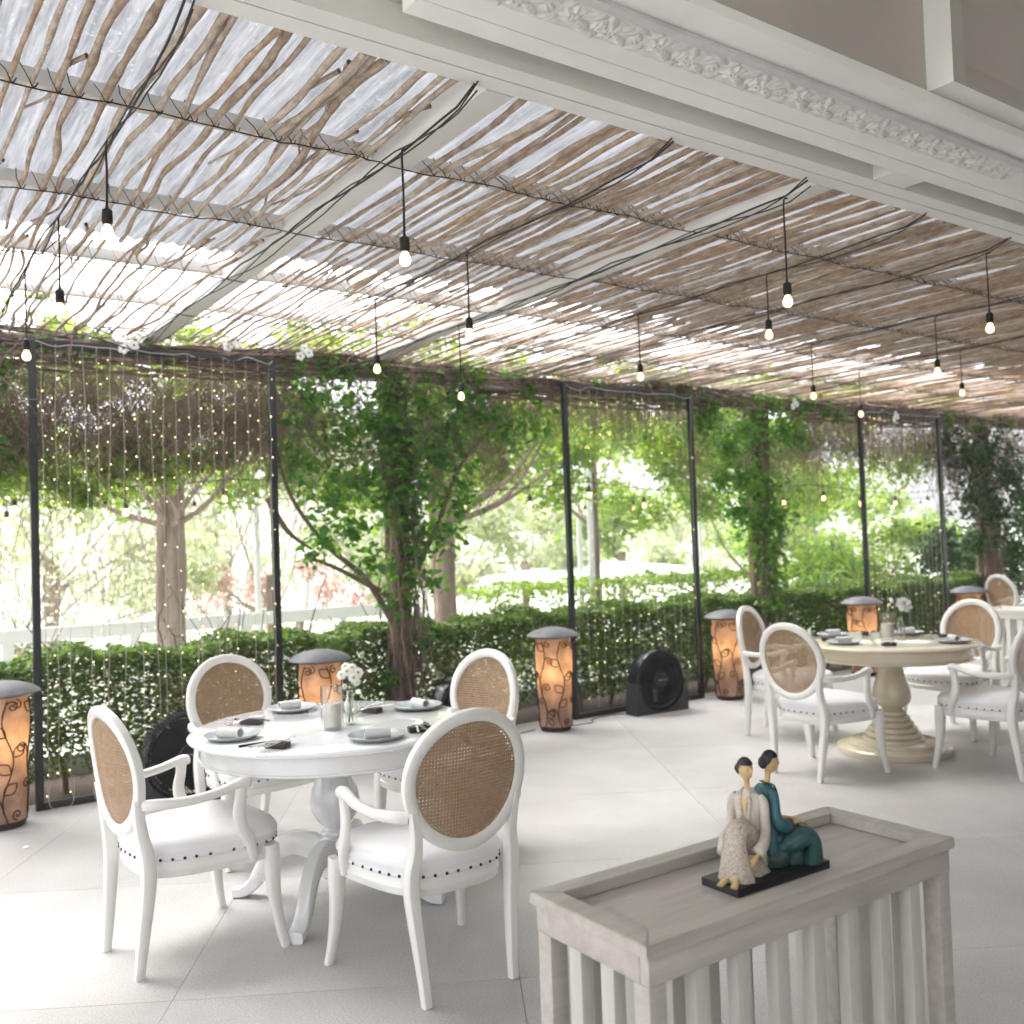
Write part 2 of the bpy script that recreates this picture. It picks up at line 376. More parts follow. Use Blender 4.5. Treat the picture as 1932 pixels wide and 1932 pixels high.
def sweep(pts, sizes, ref=(1, 0, 0), n=12, seg=None, sq=2.0, closed=False, mb=None):
    """sizes: (w along ref side, h) per point. sq: superellipse exponent (2 round, 5 squarish)"""
    mb = mb or MB()
    D = np.concatenate([np.asarray(pts, float), np.asarray(sizes, float)], axis=1)
    if seg and not closed: D = crom(D, seg)
    P = D[:, :3]; S = D[:, 3:]; K = len(P)
    if closed: T = np.roll(P, -1, 0)-np.roll(P, 1, 0)
    else: T = np.gradient(P, axis=0)
    T /= np.linalg.norm(T, axis=1)[:, None]+1e-9
    ref = np.asarray(ref, float)
    A = np.broadcast_to(ref, P.shape) - T*(T@ref)[:, None] if ref.ndim == 1 else ref - T*np.sum(T*ref, 1)[:, None]
    A = A/(np.linalg.norm(A, axis=1)[:, None]+1e-9); B = np.cross(T, A)
    th = np.arange(n)*2*PI/n + (PI/n if n <= 8 else 0)
    c, s = np.cos(th), np.sin(th); e = 2/sq
    cx = np.sign(c)*np.abs(c)**e; sx = np.sign(s)*np.abs(s)**e
    V = P[:, None, :] + A[:, None, :]*(cx[None, :, None]*S[:, 0][:, None, None]) + B[:, None, :]*(sx[None, :, None]*S[:, 1][:, None, None])
    f = []
    R_ = K if closed else K-1
    for i in range(R_):
        j = (i+1) % K
        for k in range(n):
            k2 = (k+1) % n; f.append((i*n+k, i*n+k2, j*n+k2, j*n+k))
    if not closed:
        f.append(tuple(range(n))[::-1]); f.append(tuple((K-1)*n+k for k in range(n)))
    return mb.add(V.reshape(-1, 3), f)
def tubes(P, r, sides=3):
    """batch tubes: P (N,K,3), r (N,K)"""
    P = np.asarray(P, float); N, K, _ = P.shape
    r = np.broadcast_to(np.asarray(r, float), (N, K)) if np.ndim(r) != 1 else np.broadcast_to(np.asarray(r)[:, None], (N, K))
    T = np.gradient(P, axis=1); T /= np.linalg.norm(T, axis=2)[..., None]+1e-9
    ref = np.where(np.abs(T[..., 2:3]) > .9, np.array([1., 0, 0]), np.array([0., 0, 1.]))
    A = np.cross(T, ref); A /= np.linalg.norm(A, axis=2)[..., None]+1e-9; B = np.cross(T, A)
    th = np.arange(sides)*2*PI/sides
    V = P[:, :, None, :] + r[:, :, None, None]*(A[:, :, None, :]*np.cos(th)[None, None, :, None]+B[:, :, None, :]*np.sin(th)[None, None, :, None])
    n_, k_, s_ = np.meshgrid(np.arange(N), np.arange(K-1), np.arange(sides), indexing='ij')
    b = n_*K*sides+k_*sides; s2 = (s_+1) % sides
    F = np.stack([b+s_, b+s2, b+sides+s2, b+sides+s_], -1).reshape(-1, 4)
    return V.reshape(-1, 3), F
def leaves(C, size, up=.35, droop=.3, wide=.62, rng=RNG):
    """leaf-shaped folded faces at points C (N,3); size (N,)"""
    C = np.asarray(C, float); N = len(C); size = np.broadcast_to(size, (N,))
    a = rng.uniform(0, 2*PI, N); d = np.stack([np.cos(a), np.sin(a), rng.normal(-droop, .35, N)], 1); d /= np.linalg.norm(d, axis=1)[:, None]
    nrm = rng.normal(0, 1, (N, 3)); nrm[:, 2] += up*3
    s = np.cross(d, nrm); s /= np.linalg.norm(s, axis=1)[:, None]+1e-9; nn = np.cross(s, d)
    L = size[:, None]; Wd = L*wide*rng.uniform(.8, 1.1, (N, 1))
    fold = L*.10
    base = C; tip = C+d*L-nn*fold*.8
    r1 = C+d*L*.28+s*Wd*.5+nn*fold; r2 = C+d*L*.66+s*Wd*.34+nn*fold*.4
    l1 = C+d*L*.28-s*Wd*.5+nn*fold; l2 = C+d*L*.66-s*Wd*.34+nn*fold*.4
    V = np.stack([base, r1, r2, tip, l2, l1], 1).reshape(-1, 3)
    i = np.arange(N)[:, None]*6
    F = np.concatenate([i+np.array([[0, 1, 2, 3]]), i+np.array([[0, 3, 4, 5]])], 0)
    return V, F
def leafobj(name, C, size, m, parent=None, kind='stuff', **k):
    V, F = leaves(C, size, **k)
    return O(name, npmesh(name, V, F), m, parent, kind=kind)
def blobs(centres, radii, n, shell=.55, rng=RNG):
    """points in clumps, denser toward the clump surface"""
    centres = np.asarray(centres, float); k = len(centres); radii = np.broadcast_to(np.asarray(radii, float), (k, 3)) if np.ndim(radii) < 2 else np.asarray(radii, float)
    idx = rng.integers(0, k, n); d = rng.normal(0, 1, (n, 3)); d /= np.linalg.norm(d, axis=1)[:, None]
    rr = rng.uniform(shell, 1, n)[:, None]*rng.uniform(.75, 1.05, (n, 1))
    return centres[idx]+d*rr*radii[idx]

# ================================================================== SETTING: floor, garden ground
NV = (.857, -.515); MV = (.515, .857); TS = 1.25
def clip(poly, a, b, c):      # keep a*x+b*y<=c
    out = []
    for i in range(len(poly)):
        p, q = poly[i], poly[(i+1) % len(poly)]
        dp = a*p[0]+b*p[1]-c; dq = a*q[0]+b*q[1]-c
        if dp <= 0: out.append(p)
        if (dp < 0) != (dq < 0) and abs(dp-dq) > 1e-12:
            t = dp/(dp-dq); out.append((p[0]+t*(q[0]-p[0]), p[1]+t*(q[1]-p[1])))
    return out
FX0, FX1, FY0, FY1 = -4.5, 18.0, -5.0, 7.02
floor = struct('terrace_floor', box(FX0, FX1, FY0, FY1, -.35, -.006), mat('grout', (.34, .33, .32), .9))
def make_tiles():
    g = .001
    for i in range(-8, 20):
        for j in range(-12, 16):
            n0 = .22+TS*i; m0 = 3.6+TS*j
            poly = [(n0+g, m0+g), (n0+TS-g, m0+g), (n0+TS-g, m0+TS-g), (n0+g, m0+TS-g)]
            poly = [(n*NV[0]+m*MV[0], n*NV[1]+m*MV[1]) for n, m in poly]
            for a, b, c in ((1, 0, FX1-.003), (-1, 0, -FX0-.003), (0, 1, FY1-.003), (0, -1, -FY0-.003)):
                poly = clip(poly, a, b, c)
                if len(poly) < 3: break
            if len(poly) < 3: continue
            ar = abs(sum(poly[k][0]*poly[(k+1) % len(poly)][1]-poly[(k+1) % len(poly)][0]*poly[k][1] for k in range(len(poly))))/2
            if ar < .02: continue
            k = len(poly); cx = sum(p[0] for p in poly)/k; cy = sum(p[1] for p in poly)/k
            mb = MB(); mb.add([(p[0]-cx, p[1]-cy, 0) for p in poly]+[(p[0]-cx, p[1]-cy, -.02) for p in poly],
                              [tuple(range(k))]+[(q, q+k, (q+1) % k+k, (q+1) % k) for q in range(k)])
            O('tile', mb.mesh('tile', False), 'tile', floor, (cx, cy, 0))
make_tiles()
GZ = -.55
struct('garden_ground', box(-90, 120, -60, 140, GZ-.3, GZ), 'ground')
struct('planter_bed', box(-6, 18, 7.02, 7.9, -.5, -.03), 'soil')
def hillside():
    n = 60; v = []; f = []
    for i in range(n+1):
        for j in range(9):
            x = -70+i*3.2; y = 50+j*9
            z = GZ-.1+(j/8)**1.1*(12+3*math.sin(i*.31)+2*math.sin(i*.83+1)) 
            v.append((x, y, z))
    for i in range(n):
        for j in range(8):
            a = i*9+j; f.append((a, a+9, a+10, a+1))
    mb = MB(); mb.add(v, f); struct('hillside', mb, mat('hill_green', (.34, .38, .28), .95, noise=(.5, 1, (.46, .46, .38))))
hillside()

# ================================================================== THE HOUSE (opening the camera looks out of)
house = thing('house', 'white panelled house opening with a carved floral band, at top right', 'house', (3, 2.2, 0))
house.location = (0, 0, 0)
def hp(name, mb, m, **k): return O(name, mb, m, house, **k)
hp('outer_beam', box(-2.2, 17, 2.445, 2.519, 3.10, 3.36, mb=box(-2.2, 17, 2.526, 2.60, 3.10, 3.36)), 'wall')
hp('beam_groove', box(-2.2, 17, 2.5195, 2.5255, 3.108, 3.2), 'steel')
hp('soffit', box(-2.2, 17, 2.342, 2.443, 3.19, 3.24), 'beige')
hp('soffit', box(-2.2, 1.318, 1.2, 2.340, 3.16, 3.24), 'beige')
for x in (3.66, 7.6, 11.5):
    hp('cross_strip', box(x, x+.22, 2.3405, 2.4445, 3.103, 3.185), 'wall')
hp('inner_beam', box(1.32, 17, 2.257, 2.340, 3.10, 3.2, .003, box(1.32, 17, 1.875, 2.2545, 3.10, 3.135, .003)), 'wall')
hp('moulding', box(1.36, 4.6, 1.985, 2.022, 3.085, 3.0995, .004), 'steel')
hp('upper_wall', box(1.32, 17, 1.89, 1.99, 3.136, 4.25), 'wallshade')
hp('upper_wall', box(-2.2, 1.318, 1.89, 1.99, 3.241, 4.25), 'wallshade')
def panel_block():
    mb = MB()
    mb.add([(3.17, 1.889, 3.137), (3.17, 1.789, 3.137), (3.17, 1.789, 4.25), (3.17, 1.889, 4.25),
            (17, 1.889, 3.137), (17, 1.789, 3.137)], [(0, 1, 2, 3), (0, 4, 5, 1)])
    hp('panel_frame', mb.mesh('panel_frame', False), 'wall')  # side and underside get the white wall colour as the lit faces
    mb = MB()
    x0, x1, z0, z1 = 3.17, 17, 3.137, 4.25; a, b, d, e = 3.245, 3.31, 3.147, 3.25; y0, y1 = 1.788, 1.83
    mb.add([(x0, y0, z0), (x1, y0, z0), (x1, y0, z1), (x0, y0, z1), (a, y0, d), (x1, y0, d), (a, y0, z1), (b, y1, e), (x1, y1, e), (b, y1, z1), (x1, y1, z1)],
           [(0, 1, 5, 4), (0, 4, 6, 3), (4, 5, 8, 7), (4, 7, 9, 6), (7, 8, 10, 9)])
    hp('wall_panel', mb.mesh('wall_panel', False), 'wallshade')
panel_block()
def frieze():
    nx, ny = 640, 30
    X = np.linspace(1.36, 4.13, nx); Y = np.linspace(2.026, 2.160, ny)
    gx, gy = np.meshgrid(X, Y, indexing='ij'); t = (gy-2.093)/.067          # -1..1
    H = np.zeros_like(gx); P = .37
    rs = np.random.default_rng(3)
    def bump(cx, cy, rx, ry, a, kind, amp=1.):
        nonlocal H
        dx = (gx-cx); dy = (gy-cy); ca, sa = math.cos(a), math.sin(a)
        u = (dx*ca+dy*sa)/rx; v = (-dx*sa+dy*ca)/ry; r = np.sqrt(u*u+v*v); th = np.arctan2(v, u)
        if kind == 'flower':
            edge = .78+.22*np.cos(th*7); h = np.clip(1-r/edge, 0, 1)**.5*(.8+.2*np.cos(th*14)); h = np.where(r < .25, .5+.3*np.cos(r*12), h)
        else:
            w = np.clip(1-u*u, 0, 1); h = np.clip(1-(v/(w*.9+.02))**2, 0, 1)**.6*w**.3*(.72+.28*np.cos(v*9+u*5))
        H = np.maximum(H, h*amp)
    k = 0; x = 1.40
    while x < 4.1:
        s = 1 if k % 2 else -1
        bump(x, 2.093+.008*s, .044, .042, 0, 'flower', 1.)
        bump(x+.055, 2.093-.022*s, .045, .020, -.5*s, 'leaf', .85); bump(x+.06, 2.093+.030*s, .042, .017, .5*s, 'leaf', .75)
        bump(x+.10, 2.093+.002*s, .028, .024, 1.1*s, 'leaf', .8); bump(x+.095, 2.093-.044*s, .036, .013, .3*s, 'leaf', .6)
        bump(x+.13, 2.093+.036*s, .030, .015, -.7*s, 'leaf', .7); bump(x-.04, 2.093+.045*s, .03, .013, .9*s, 'leaf', .6)
        x += .165+.02*s; k += 1
    H += .10*np.sin(gx*90+4*np.sin(gy*60))*np.cos(gy*140)*(H < .1)
    edge = np.minimum(1, np.minimum((1-np.abs(t))/.06, np.minimum(gx-1.36, 4.13-gx)/.005))
    Z = 3.0985-(.005+.015*H)*np.clip(edge, 0, 1)
    V = np.stack([gx, gy, Z], -1).reshape(-1, 3)
    i, j = np.meshgrid(np.arange(nx-1), np.arange(ny-1), indexing='ij'); b = i*ny+j
    F = np.stack([b, b+1, b+ny+1, b+ny], -1).reshape(-1, 4)
    hp('carved_frieze', npmesh('carved_frieze', V, F, True, 60), 'plaster')
frieze()
hp('ceiling', box(-2.2, 17, -5, 1.99, 4.251, 4.35), 'wall')
hp('back_wall', box(-2.2, 17, -5.1, -5.0, 0, 4.25), 'wall')
hp('side_wall', box(17, 17.1, -5, 2.6, 0, 4.25), 'wall')

# ================================================================== THE PERGOLA
perg = thing('pergola', 'pergola roof of tied crooked branches on steel beams over the whole terrace', 'pergola')
def pp(name, mb, m, **k): return O(name, mb, m, perg, **k)
BEAMX = [1.83+1.71*k for k in range(-3, 9)]
for x in BEAMX: pp('beam', box(x-.056, x+.056, 2.603, 7.10, 3.098 if x < 4.5 else 3.152, 3.206, .003), 'steelw')
ROWS = [3.36, 4.31, 5.22, 6.12]
for i, y in enumerate(ROWS):
    for a, b in zip(BEAMX[:-1], BEAMX[1:]):
        pp('purlin', box(a+.057, b-.057, y+.055, y+.10, 3.15 if i < 3 else 3.17, 3.206, .003), 'steelw')
pp('outer_beam', box(-3.4, 17, 6.98, 7.12, 2.96, 3.085, .006), 'beige')
COLX = [-.64, 3.86, 8.36, 12.9]
for x in COLX: pp('post', box(x-.05, x+.05, 7.15, 7.25, -.2, 3.15), 'trunk')
def roofsheets():
    for a, b in zip(BEAMX[:-1], BEAMX[1:]):
        nx = 120; ys = np.linspace(2.56, 5.10+random.uniform(-.05, .05), 5)
        X = np.linspace(a-.02, b+.02, nx); gx, gy = np.meshgrid(X, ys, indexing='ij')
        Z = 3.222+.009*np.sin(gx*2*PI/.076)+(gx-a)*.003
        V = np.stack([gx, gy, Z], -1).reshape(-1, 3); n = len(ys)
        i, j = np.meshgrid(np.arange(nx-1), np.arange(n-1), indexing='ij'); q = i*n+j
        pp('roof_sheet', npmesh('roof_sheet', V, np.stack([q, q+n, q+n+1, q+1], -1).reshape(-1, 4), True), 'sheet')
roofsheets()
def branches():
    rs = np.random.default_rng(11)
    lanes = []; x = -1.3
    while x < 16.6:
        if x > 4.5 or min(abs(x-b) for b in BEAMX) > .088: lanes.append(x)
        x += (rs.uniform(.060, .088) if x < 2.3 else rs.uniform(.050, .074))
    segs = []; crossings = []
    for x in lanes:
        segs.append((x, 2.606+rs.uniform(0, .02), rs.uniform(4.7, 5.3), 1)); segs.append((x+rs.normal(0, .02), rs.uniform(4.5, 4.95), 7.1+rs.uniform(-.1, .06), 0))
    mats = ['bark', 'barkpale', 'barkred']; far = []
    for n, (x, y0, y1, thick) in enumerate(segs):
        K = 34; t = np.linspace(0, 1, K); y = y0+(y1-y0)*t
        amp = rs.uniform(.2, .65)
        w = .026*amp*np.sin(t*rs.uniform(5, 9)+rs.uniform(0, 6))+.012*amp*np.sin(t*rs.uniform(14, 24)+rs.uniform(0, 6))
        kn = np.interp(t, np.linspace(0, 1, 11), np.cumsum(rs.normal(0, .0105, 11))); w += kn-kn.mean()
        bx = min(BEAMX, key=lambda b: abs(x-b)); lim = max(abs(x-bx)-.072, 0)
        w = w if x > 4.5 else np.clip(w, -lim if x > bx else -9, lim if x < bx else 9)
        z = 3.122+.007*np.sin(t*rs.uniform(4, 12)+rs.uniform(0, 6))+ rs.uniform(-.003, .008)
        r0 = rs.uniform(.0095, .0160) if thick else rs.uniform(.007, .0118)
        if x > 2.3: r0 *= 1.04
        r = r0*(1-.35*t) if thick else r0*(.62+.38*t)
        r = r*(1+.08*np.sin(t*40+rs.uniform(0, 6))+.09*rs.normal(0, 1, K))
        if rs.random() < .35: r[rs.integers(3, K-3)] *= 1.35
        P = np.stack([x+w, y, z], 1)
        for yr in ROWS:
            if y0+.05 < yr < y1-.05: crossings.append((float(np.interp(yr, y, x+w)), yr, float(np.interp(yr, y, r))))
        V, F = tubes(P[None], r[None], 8)
        caps = np.array([[0, 1, 2, 3], [0, 3, 4, 7], [4, 5, 6, 7]]); F = np.concatenate([F, caps, caps+(K-1)*8])
        if n < 296:
            o = pp('branch', npmesh('branch', V, F, True, 60), mats[rs.choice(3, p=[.5, .22, .28] if x > 2.3 else [.3, .62, .08])])
            # a forked side shoot, part of the same branch mesh is not needed: it is its own crooked piece
        else: far.append((V, F))
    Vs = []; Fs = []; k = 0
    for V, F in far: Vs.append(V); Fs.append(F+k); k += len(V)
    pp('far_branches', npmesh('far_branches', np.concatenate(Vs), np.concatenate(Fs), True, 60), 'barkred', kind='stuff')
    # forked shoots
    for q in range(60):
        x = rs.uniform(.2, 8); y0 = rs.uniform(2.7, 5.8); L = rs.uniform(.5, 1.1); s = rs.choice([-1, 1])
        t = np.linspace(0, 1, 14); P = np.stack([x+s*(.10*t+.02*np.sin(t*7)), y0+L*t, 3.128+.01*t], 1); r = .0085*(1-.5*t)
        V, F = tubes(P[None], r[None], 7); pp('side_shoot', npmesh('side_shoot', V, F, True), 'bark')
    # wire ties
    A = []
    for x, y, r in crossings:
        yy = y-.014; j = rs.uniform(-.012, .012); top = 3.206 if rs.random() < .8 else 3.19
        A.append([(x-r-.008+j, yy+.058, top), (x-r-.004, yy+.02, 3.155), (x-r-.002, yy-.02, 3.12), (x-r*.5, yy-.024, 3.100), (x, yy-.026, 3.096), (x+r*.6, yy-.024, 3.100), (x+r+.004, yy-.02, 3.116)])
    V, F = tubes(np.array(A), .0022, 4); pp('wire_tie', npmesh('wire_tie', V, F), 'cable', kind='stuff')
    for y in ROWS:
        xs = np.arange(-1.3, 16.6, .05); P = np.stack([xs, y-.04+rs.normal(0, .003, len(xs)), 3.097+.006*np.sin(xs*9)+rs.normal(0, .002, len(xs))], 1)
        V, F = tubes(P[None], .0028, 4); pp('support_wire', npmesh('support_wire', V, F), 'cable')
branches()

# ================================================================== GARDEN PLANTING
def bundle_trunk(x, y, z0, z1, r, n, seed, lean=(0, 0), flare=1.5):
    rs = np.random.default_rng(seed); K = 22; t = np.linspace(0, 1, K); P = []; R_ = []
    for k in range(n):
        a0 = rs.uniform(0, 2*PI); tw = rs.uniform(-1.5, 1.5); rad = r*(rs.uniform(.2, .85) if k else 0)
        fl = 1+(flare-1)*np.clip(1-t*4, 0, 1)**2+.35*np.clip(t*3-2, 0, 1)
        a = a0+tw*t+.4*np.sin(t*6+a0)
        P.append(np.stack([x+lean[0]*t+rad*fl*np.cos(a), y+lean[1]*t+rad*fl*np.sin(a), z0+(z1-z0)*t], 1))
        R_.append((r*rs.uniform(.22, .42) if k else r*.62)*(1+.12*np.sin(t*25+a0))*(1-.25*t))
    return tubes(np.array(P), np.array(R_), 7)
def dry_stems(n, xr, yr, zr, seed, L=(.3, .8), rad=.0035, hang=.6, spread=.8):
    rs = np.random.default_rng(seed); K = 9; t = np.linspace(0, 1, K)[None, :]
    x0 = rs.uniform(*xr, n)[:, None]; y0 = rs.uniform(*yr, n)[:, None]; z0 = rs.uniform(*zr, n)[:, None]
    l = rs.uniform(*L, n)[:, None]; a = rs.uniform(0, 2*PI, n)[:, None]; dz = rs.normal(-hang, .45, n)[:, None]
    w = .10*l*np.sin(t*rs.uniform(2, 9, (n, 1))+rs.uniform(0, 6, (n, 1)))
    x = x0+l*t*np.cos(a)*spread+w*np.sin(a)*min(1, spread*1.3); y = y0+l*t*np.sin(a)*.25; z = z0+l*t*dz+.09*l*np.sin(t*rs.uniform(3, 10, (n, 1))+a)
    P = np.stack([x, y, np.minimum(z, 3.12)], -1); r = (rad*rs.uniform(.5, 1.5, (n, 1)))*(1-.5*t)
    return tubes(P, r, 3)
def clumps_pts(cl, n, yc, yr, shell=.1, seed=1):
    rs = np.random.default_rng(seed); c = np.array([(q[0], yc, q[1]) for q in cl]); r = np.array([q[2] for q in cl])
    w = r**1.6; idx = rs.choice(len(cl), n, p=w/w.sum()); d = rs.normal(0, 1, (n, 3)); d /= np.linalg.norm(d, axis=1)[:, None]
    rr = rs.uniform(shell, 1.08, n)[:, None]
    R3 = np.stack([r[idx], np.minimum(r[idx], yr), r[idx]], 1)
    return c[idx]+d*rr*R3
LEAFMESH = {}
def leafproto(m):
    if m not in LEAFMESH:
        L = []
        for k in range(4):
            V, F = leaves(np.zeros((1, 3)), .075+.012*k, droop=.5, rng=np.random.default_rng(60+k)); me = npmesh('leaf', V, F); me.materials.append(M[m]); L.append(me)
        LEAFMESH[m] = L
    return LEAFMESH[m]
def single_leaves(parent, pts, m, seed=5):
    rs = random.Random(seed); L = leafproto(m)
    for p in pts:
        o = bpy.data.objects.new('leaf', L[rs.randrange(4)]); COL.objects.link(o); o.parent = parent
        o.location = tuple(p); o.rotation_euler = (rs.uniform(-.5, .5), rs.uniform(-.5, .5), rs.uniform(0, 6.28)); s = rs.uniform(.75, 1.25); o.scale = (s, s, s)

def vine_column(x, label, clumps, nleaf, m, seed, size=(.045, .09), dry=700, singles=0, r=.125, limbs=()):
    t = thing('climbing_vine', label, 'vine', (0, 0, 0))
    V, F = bundle_trunk(x, 7.2, -.05, 3.0, r, 13, seed, flare=1.35); O('trunk', npmesh('trunk', V, F, True), 'trunk', t)
    for lb in limbs:
        P = crom(lb, 20); V, F = tubes(P[None], np.linspace(.028, .009, 20)[None], 6); O('limb', npmesh('limb', V, F, True), 'trunk', t)
    V, F = dry_stems(dry, (x-1.2, x+1.2), (7.0, 7.35), (2.35, 3.05), seed+1, L=(.25, .8)); O('dry_stems', npmesh('dry_stems', V, F), 'twig', t, kind='stuff')
    V, F = dry_stems(dry//5, (x-.17, x+.17), (7.0, 7.1), (.7, 2.4), seed+2, L=(.3, .7), rad=.005, hang=1.0, spread=.14); O('clinging_stems', npmesh('clinging_stems', V, F), 'twig', t, kind='stuff')
    P = clumps_pts(clumps, nleaf, 7.05, .3, seed=seed)
    P = P[(P[:, 2] < 3.1)]
    rs = np.random.default_rng(seed+9)
    near = P[P[:, 1] < 6.98]
    if singles:
        pick = near[rs.choice(len(near), min(singles, len(near)), replace=False)]; single_leaves(t, pick, m)
    leafobj('foliage', P, rs.uniform(*size, len(P)), m, t, droop=.55, up=.15)
    return t
vine_column(3.86, 'leafy vine smothering the twisted trunk behind the round white table', 
    [(3.0, 2.8, .30), (3.35, 2.55, .36), (3.7, 2.8, .32), (2.95, 2.3, .28), (3.2, 2.0, .28), (3.5, 2.15, .32), (3.1, 1.66, .15), (3.0, 1.55, .10), (3.35, 1.75, .2), (3.5, 1.5, .16), (3.85, 2.3, .36), (4.2, 2.35, .34), (4.35, 1.98, .26), (4.15, 1.7, .24), (3.85, 1.75, .24), (3.8, 1.45, .2), (3.75, 1.15, .17), (3.95, .85, .14), (4.12, 1.3, .12), (4.6, 2.7, .24), (4.9, 2.62, .24), (5.2, 2.7, .20), (4.4, 2.88, .28), (3.7, .55, .10), (3.86, 2.5, .25), (3.8, 2.1, .2), (3.9, 1.55, .16), (3.85, 1.3, .18), (3.6, 2.6, .25), (4.3, 2.6, .25), (3.8, 2.0, .3), (4.05, 2.85, .2)],
    4400, 'leafA', 21, dry=1300, singles=230,
    limbs=[[(3.78, 7.15, .95), (3.5, 7.1, 1.35), (3.15, 7.1, 1.65), (2.85, 7.1, 2.1), (2.72, 7.1, 2.75)], [(3.7, 7.1, 1.2), (3.3, 7.1, 1.42), (2.98, 7.1, 1.56)], [(3.95, 7.15, 1.3), (4.2, 7.1, 1.8), (4.45, 7.1, 2.3), (4.9, 7.1, 2.75)], [(2.7, 7.1, 2.0), (2.85, 7.1, 1.75), (3.05, 7.1, 1.6)]])
vine_column(8.36, 'leafy vine column between the second and third light frames',
    [(7.4, 2.8, .26), (7.75, 2.55, .3), (8.1, 2.75, .3), (8.6, 2.75, .26), (7.95, 2.2, .3), (8.3, 2.1, .3), (8.15, 1.75, .3), (8.45, 1.75, .26), (8.3, 1.4, .24), (8.35, 1.1, .2), (8.3, .85, .18), (8.9, 2.7, .22), (7.6, 2.2, .16), (7.85, 1.85, .16)],
    3600, 'leafA', 31, dry=450, singles=0)
vine_column(12.9, 'dark overgrown vine column at the far right end of the pergola',
    [(11.8, 2.7, .35), (12.3, 2.5, .45), (12.8, 2.6, .5), (12.4, 2.0, .4), (12.9, 1.8, .5), (13.4, 2.3, .6), (13.9, 1.9, .6), (13.4, 1.3, .5), (14.2, 1.3, .55), (14.6, 2.3, .6), (12.5, 1.4, .3), (15.2, 1.8, .7), (15.6, 2.6, .6), (14.4, 2.8, .5)],
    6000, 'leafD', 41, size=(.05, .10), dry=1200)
vine_column(-.64, 'vine column beyond the left edge of the terrace view',
    [(-.6, 2.6, .5), (-.1, 2.7, .35), (-.6, 1.8, .35), (-.6, 1.2, .25)], 1500, 'leafA', 51, dry=300)

def hanging_vine(label, xr, zdry, ndry, clumps, nleaf, m, seed, yr=(7.02, 7.4), L=(.2, .6)):
    t = thing('hanging_vine', label, 'vine')
    V, F = dry_stems(ndry, xr, yr, zdry, seed, L=L, rad=.0032, hang=.7); O('dry_stems', npmesh('dry_stems', V, F), 'twig', t, kind='stuff')
    for k in range(4):
        rs = np.random.default_rng(seed+20+k); xs = np.linspace(xr[0]-.1, xr[1]+.1, 30)
        P = np.stack([xs, 7.06+.05*np.sin(xs*3+k), 2.93+.03*np.sin(xs*4+k*2)-.012*k], 1); V, F = tubes(P[None], np.full((1, 30), .012), 6); O('woody_stem', npmesh('woody_stem', V, F, True), 'twig', t)
    if nleaf:
        rs = np.random.default_rng(seed); P = clumps_pts(clumps, nleaf, np.mean(yr)+.05, .3, seed=seed); P = P[P[:, 2] < 3.15]
        leafobj('foliage', P, rs.uniform(.04, .085, len(P)), m, t, droop=.7, up=.1)
    return t
hanging_vine('tangled dry vine curtain with green fringe across the first light frame', (.1, 2.8), (2.42, 3.0), 3000,
    [(.5, 2.25, .2), (.9, 2.2, .22), (1.25, 2.15, .22), (1.6, 2.2, .22), (1.95, 2.22, .18), (2.2, 2.3, .14), (1.1, 2.45, .14), (1.7, 2.42, .13), (2.4, 2.35, .12), (.7, 2.7, .08), (1.1, 2.86, .06), (1.5, 2.72, .06), (2.5, 2.6, .1), (.6, 2.1, .12), (1.4, 2.05, .12), (1.8, 2.35, .16), (1.0, 2.35, .16)], 4200, 'leafB', 61)
t_ = hanging_vine('dark leafy vine bunch hanging left of the first light frame', (-.2, 1.0), (2.5, 3.05), 300,
    [(.55, 2.75, .22), (.75, 2.6, .2), (.85, 2.85, .14), (.5, 2.45, .2), (.8, 2.35, .12)], 900, 'leafA', 71, yr=(6.75, 7.1))
hanging_vine('thin dry vine along the beam above the second light frame', (4.6, 7.4), (2.82, 3.02), 900, [(5.2, 2.75, .2), (5.6, 2.75, .2), (6.0, 2.68, .18), (6.4, 2.75, .2), (6.8, 2.65, .24), (7.1, 2.6, .26), (5.7, 2.5, .12)], 800, 'leafB', 81, L=(.15, .4))
hanging_vine('dry brown vine fringe above the third light frame', (8.9, 12.2), (2.6, 3.02), 1800, [(9.1, 2.75, .2), (9.6, 2.7, .22), (10.1, 2.6, .22), (10.6, 2.5, .25), (11.2, 2.4, .3), (11.6, 2.6, .3)], 1300, 'leafB', 91, L=(.15, .5))
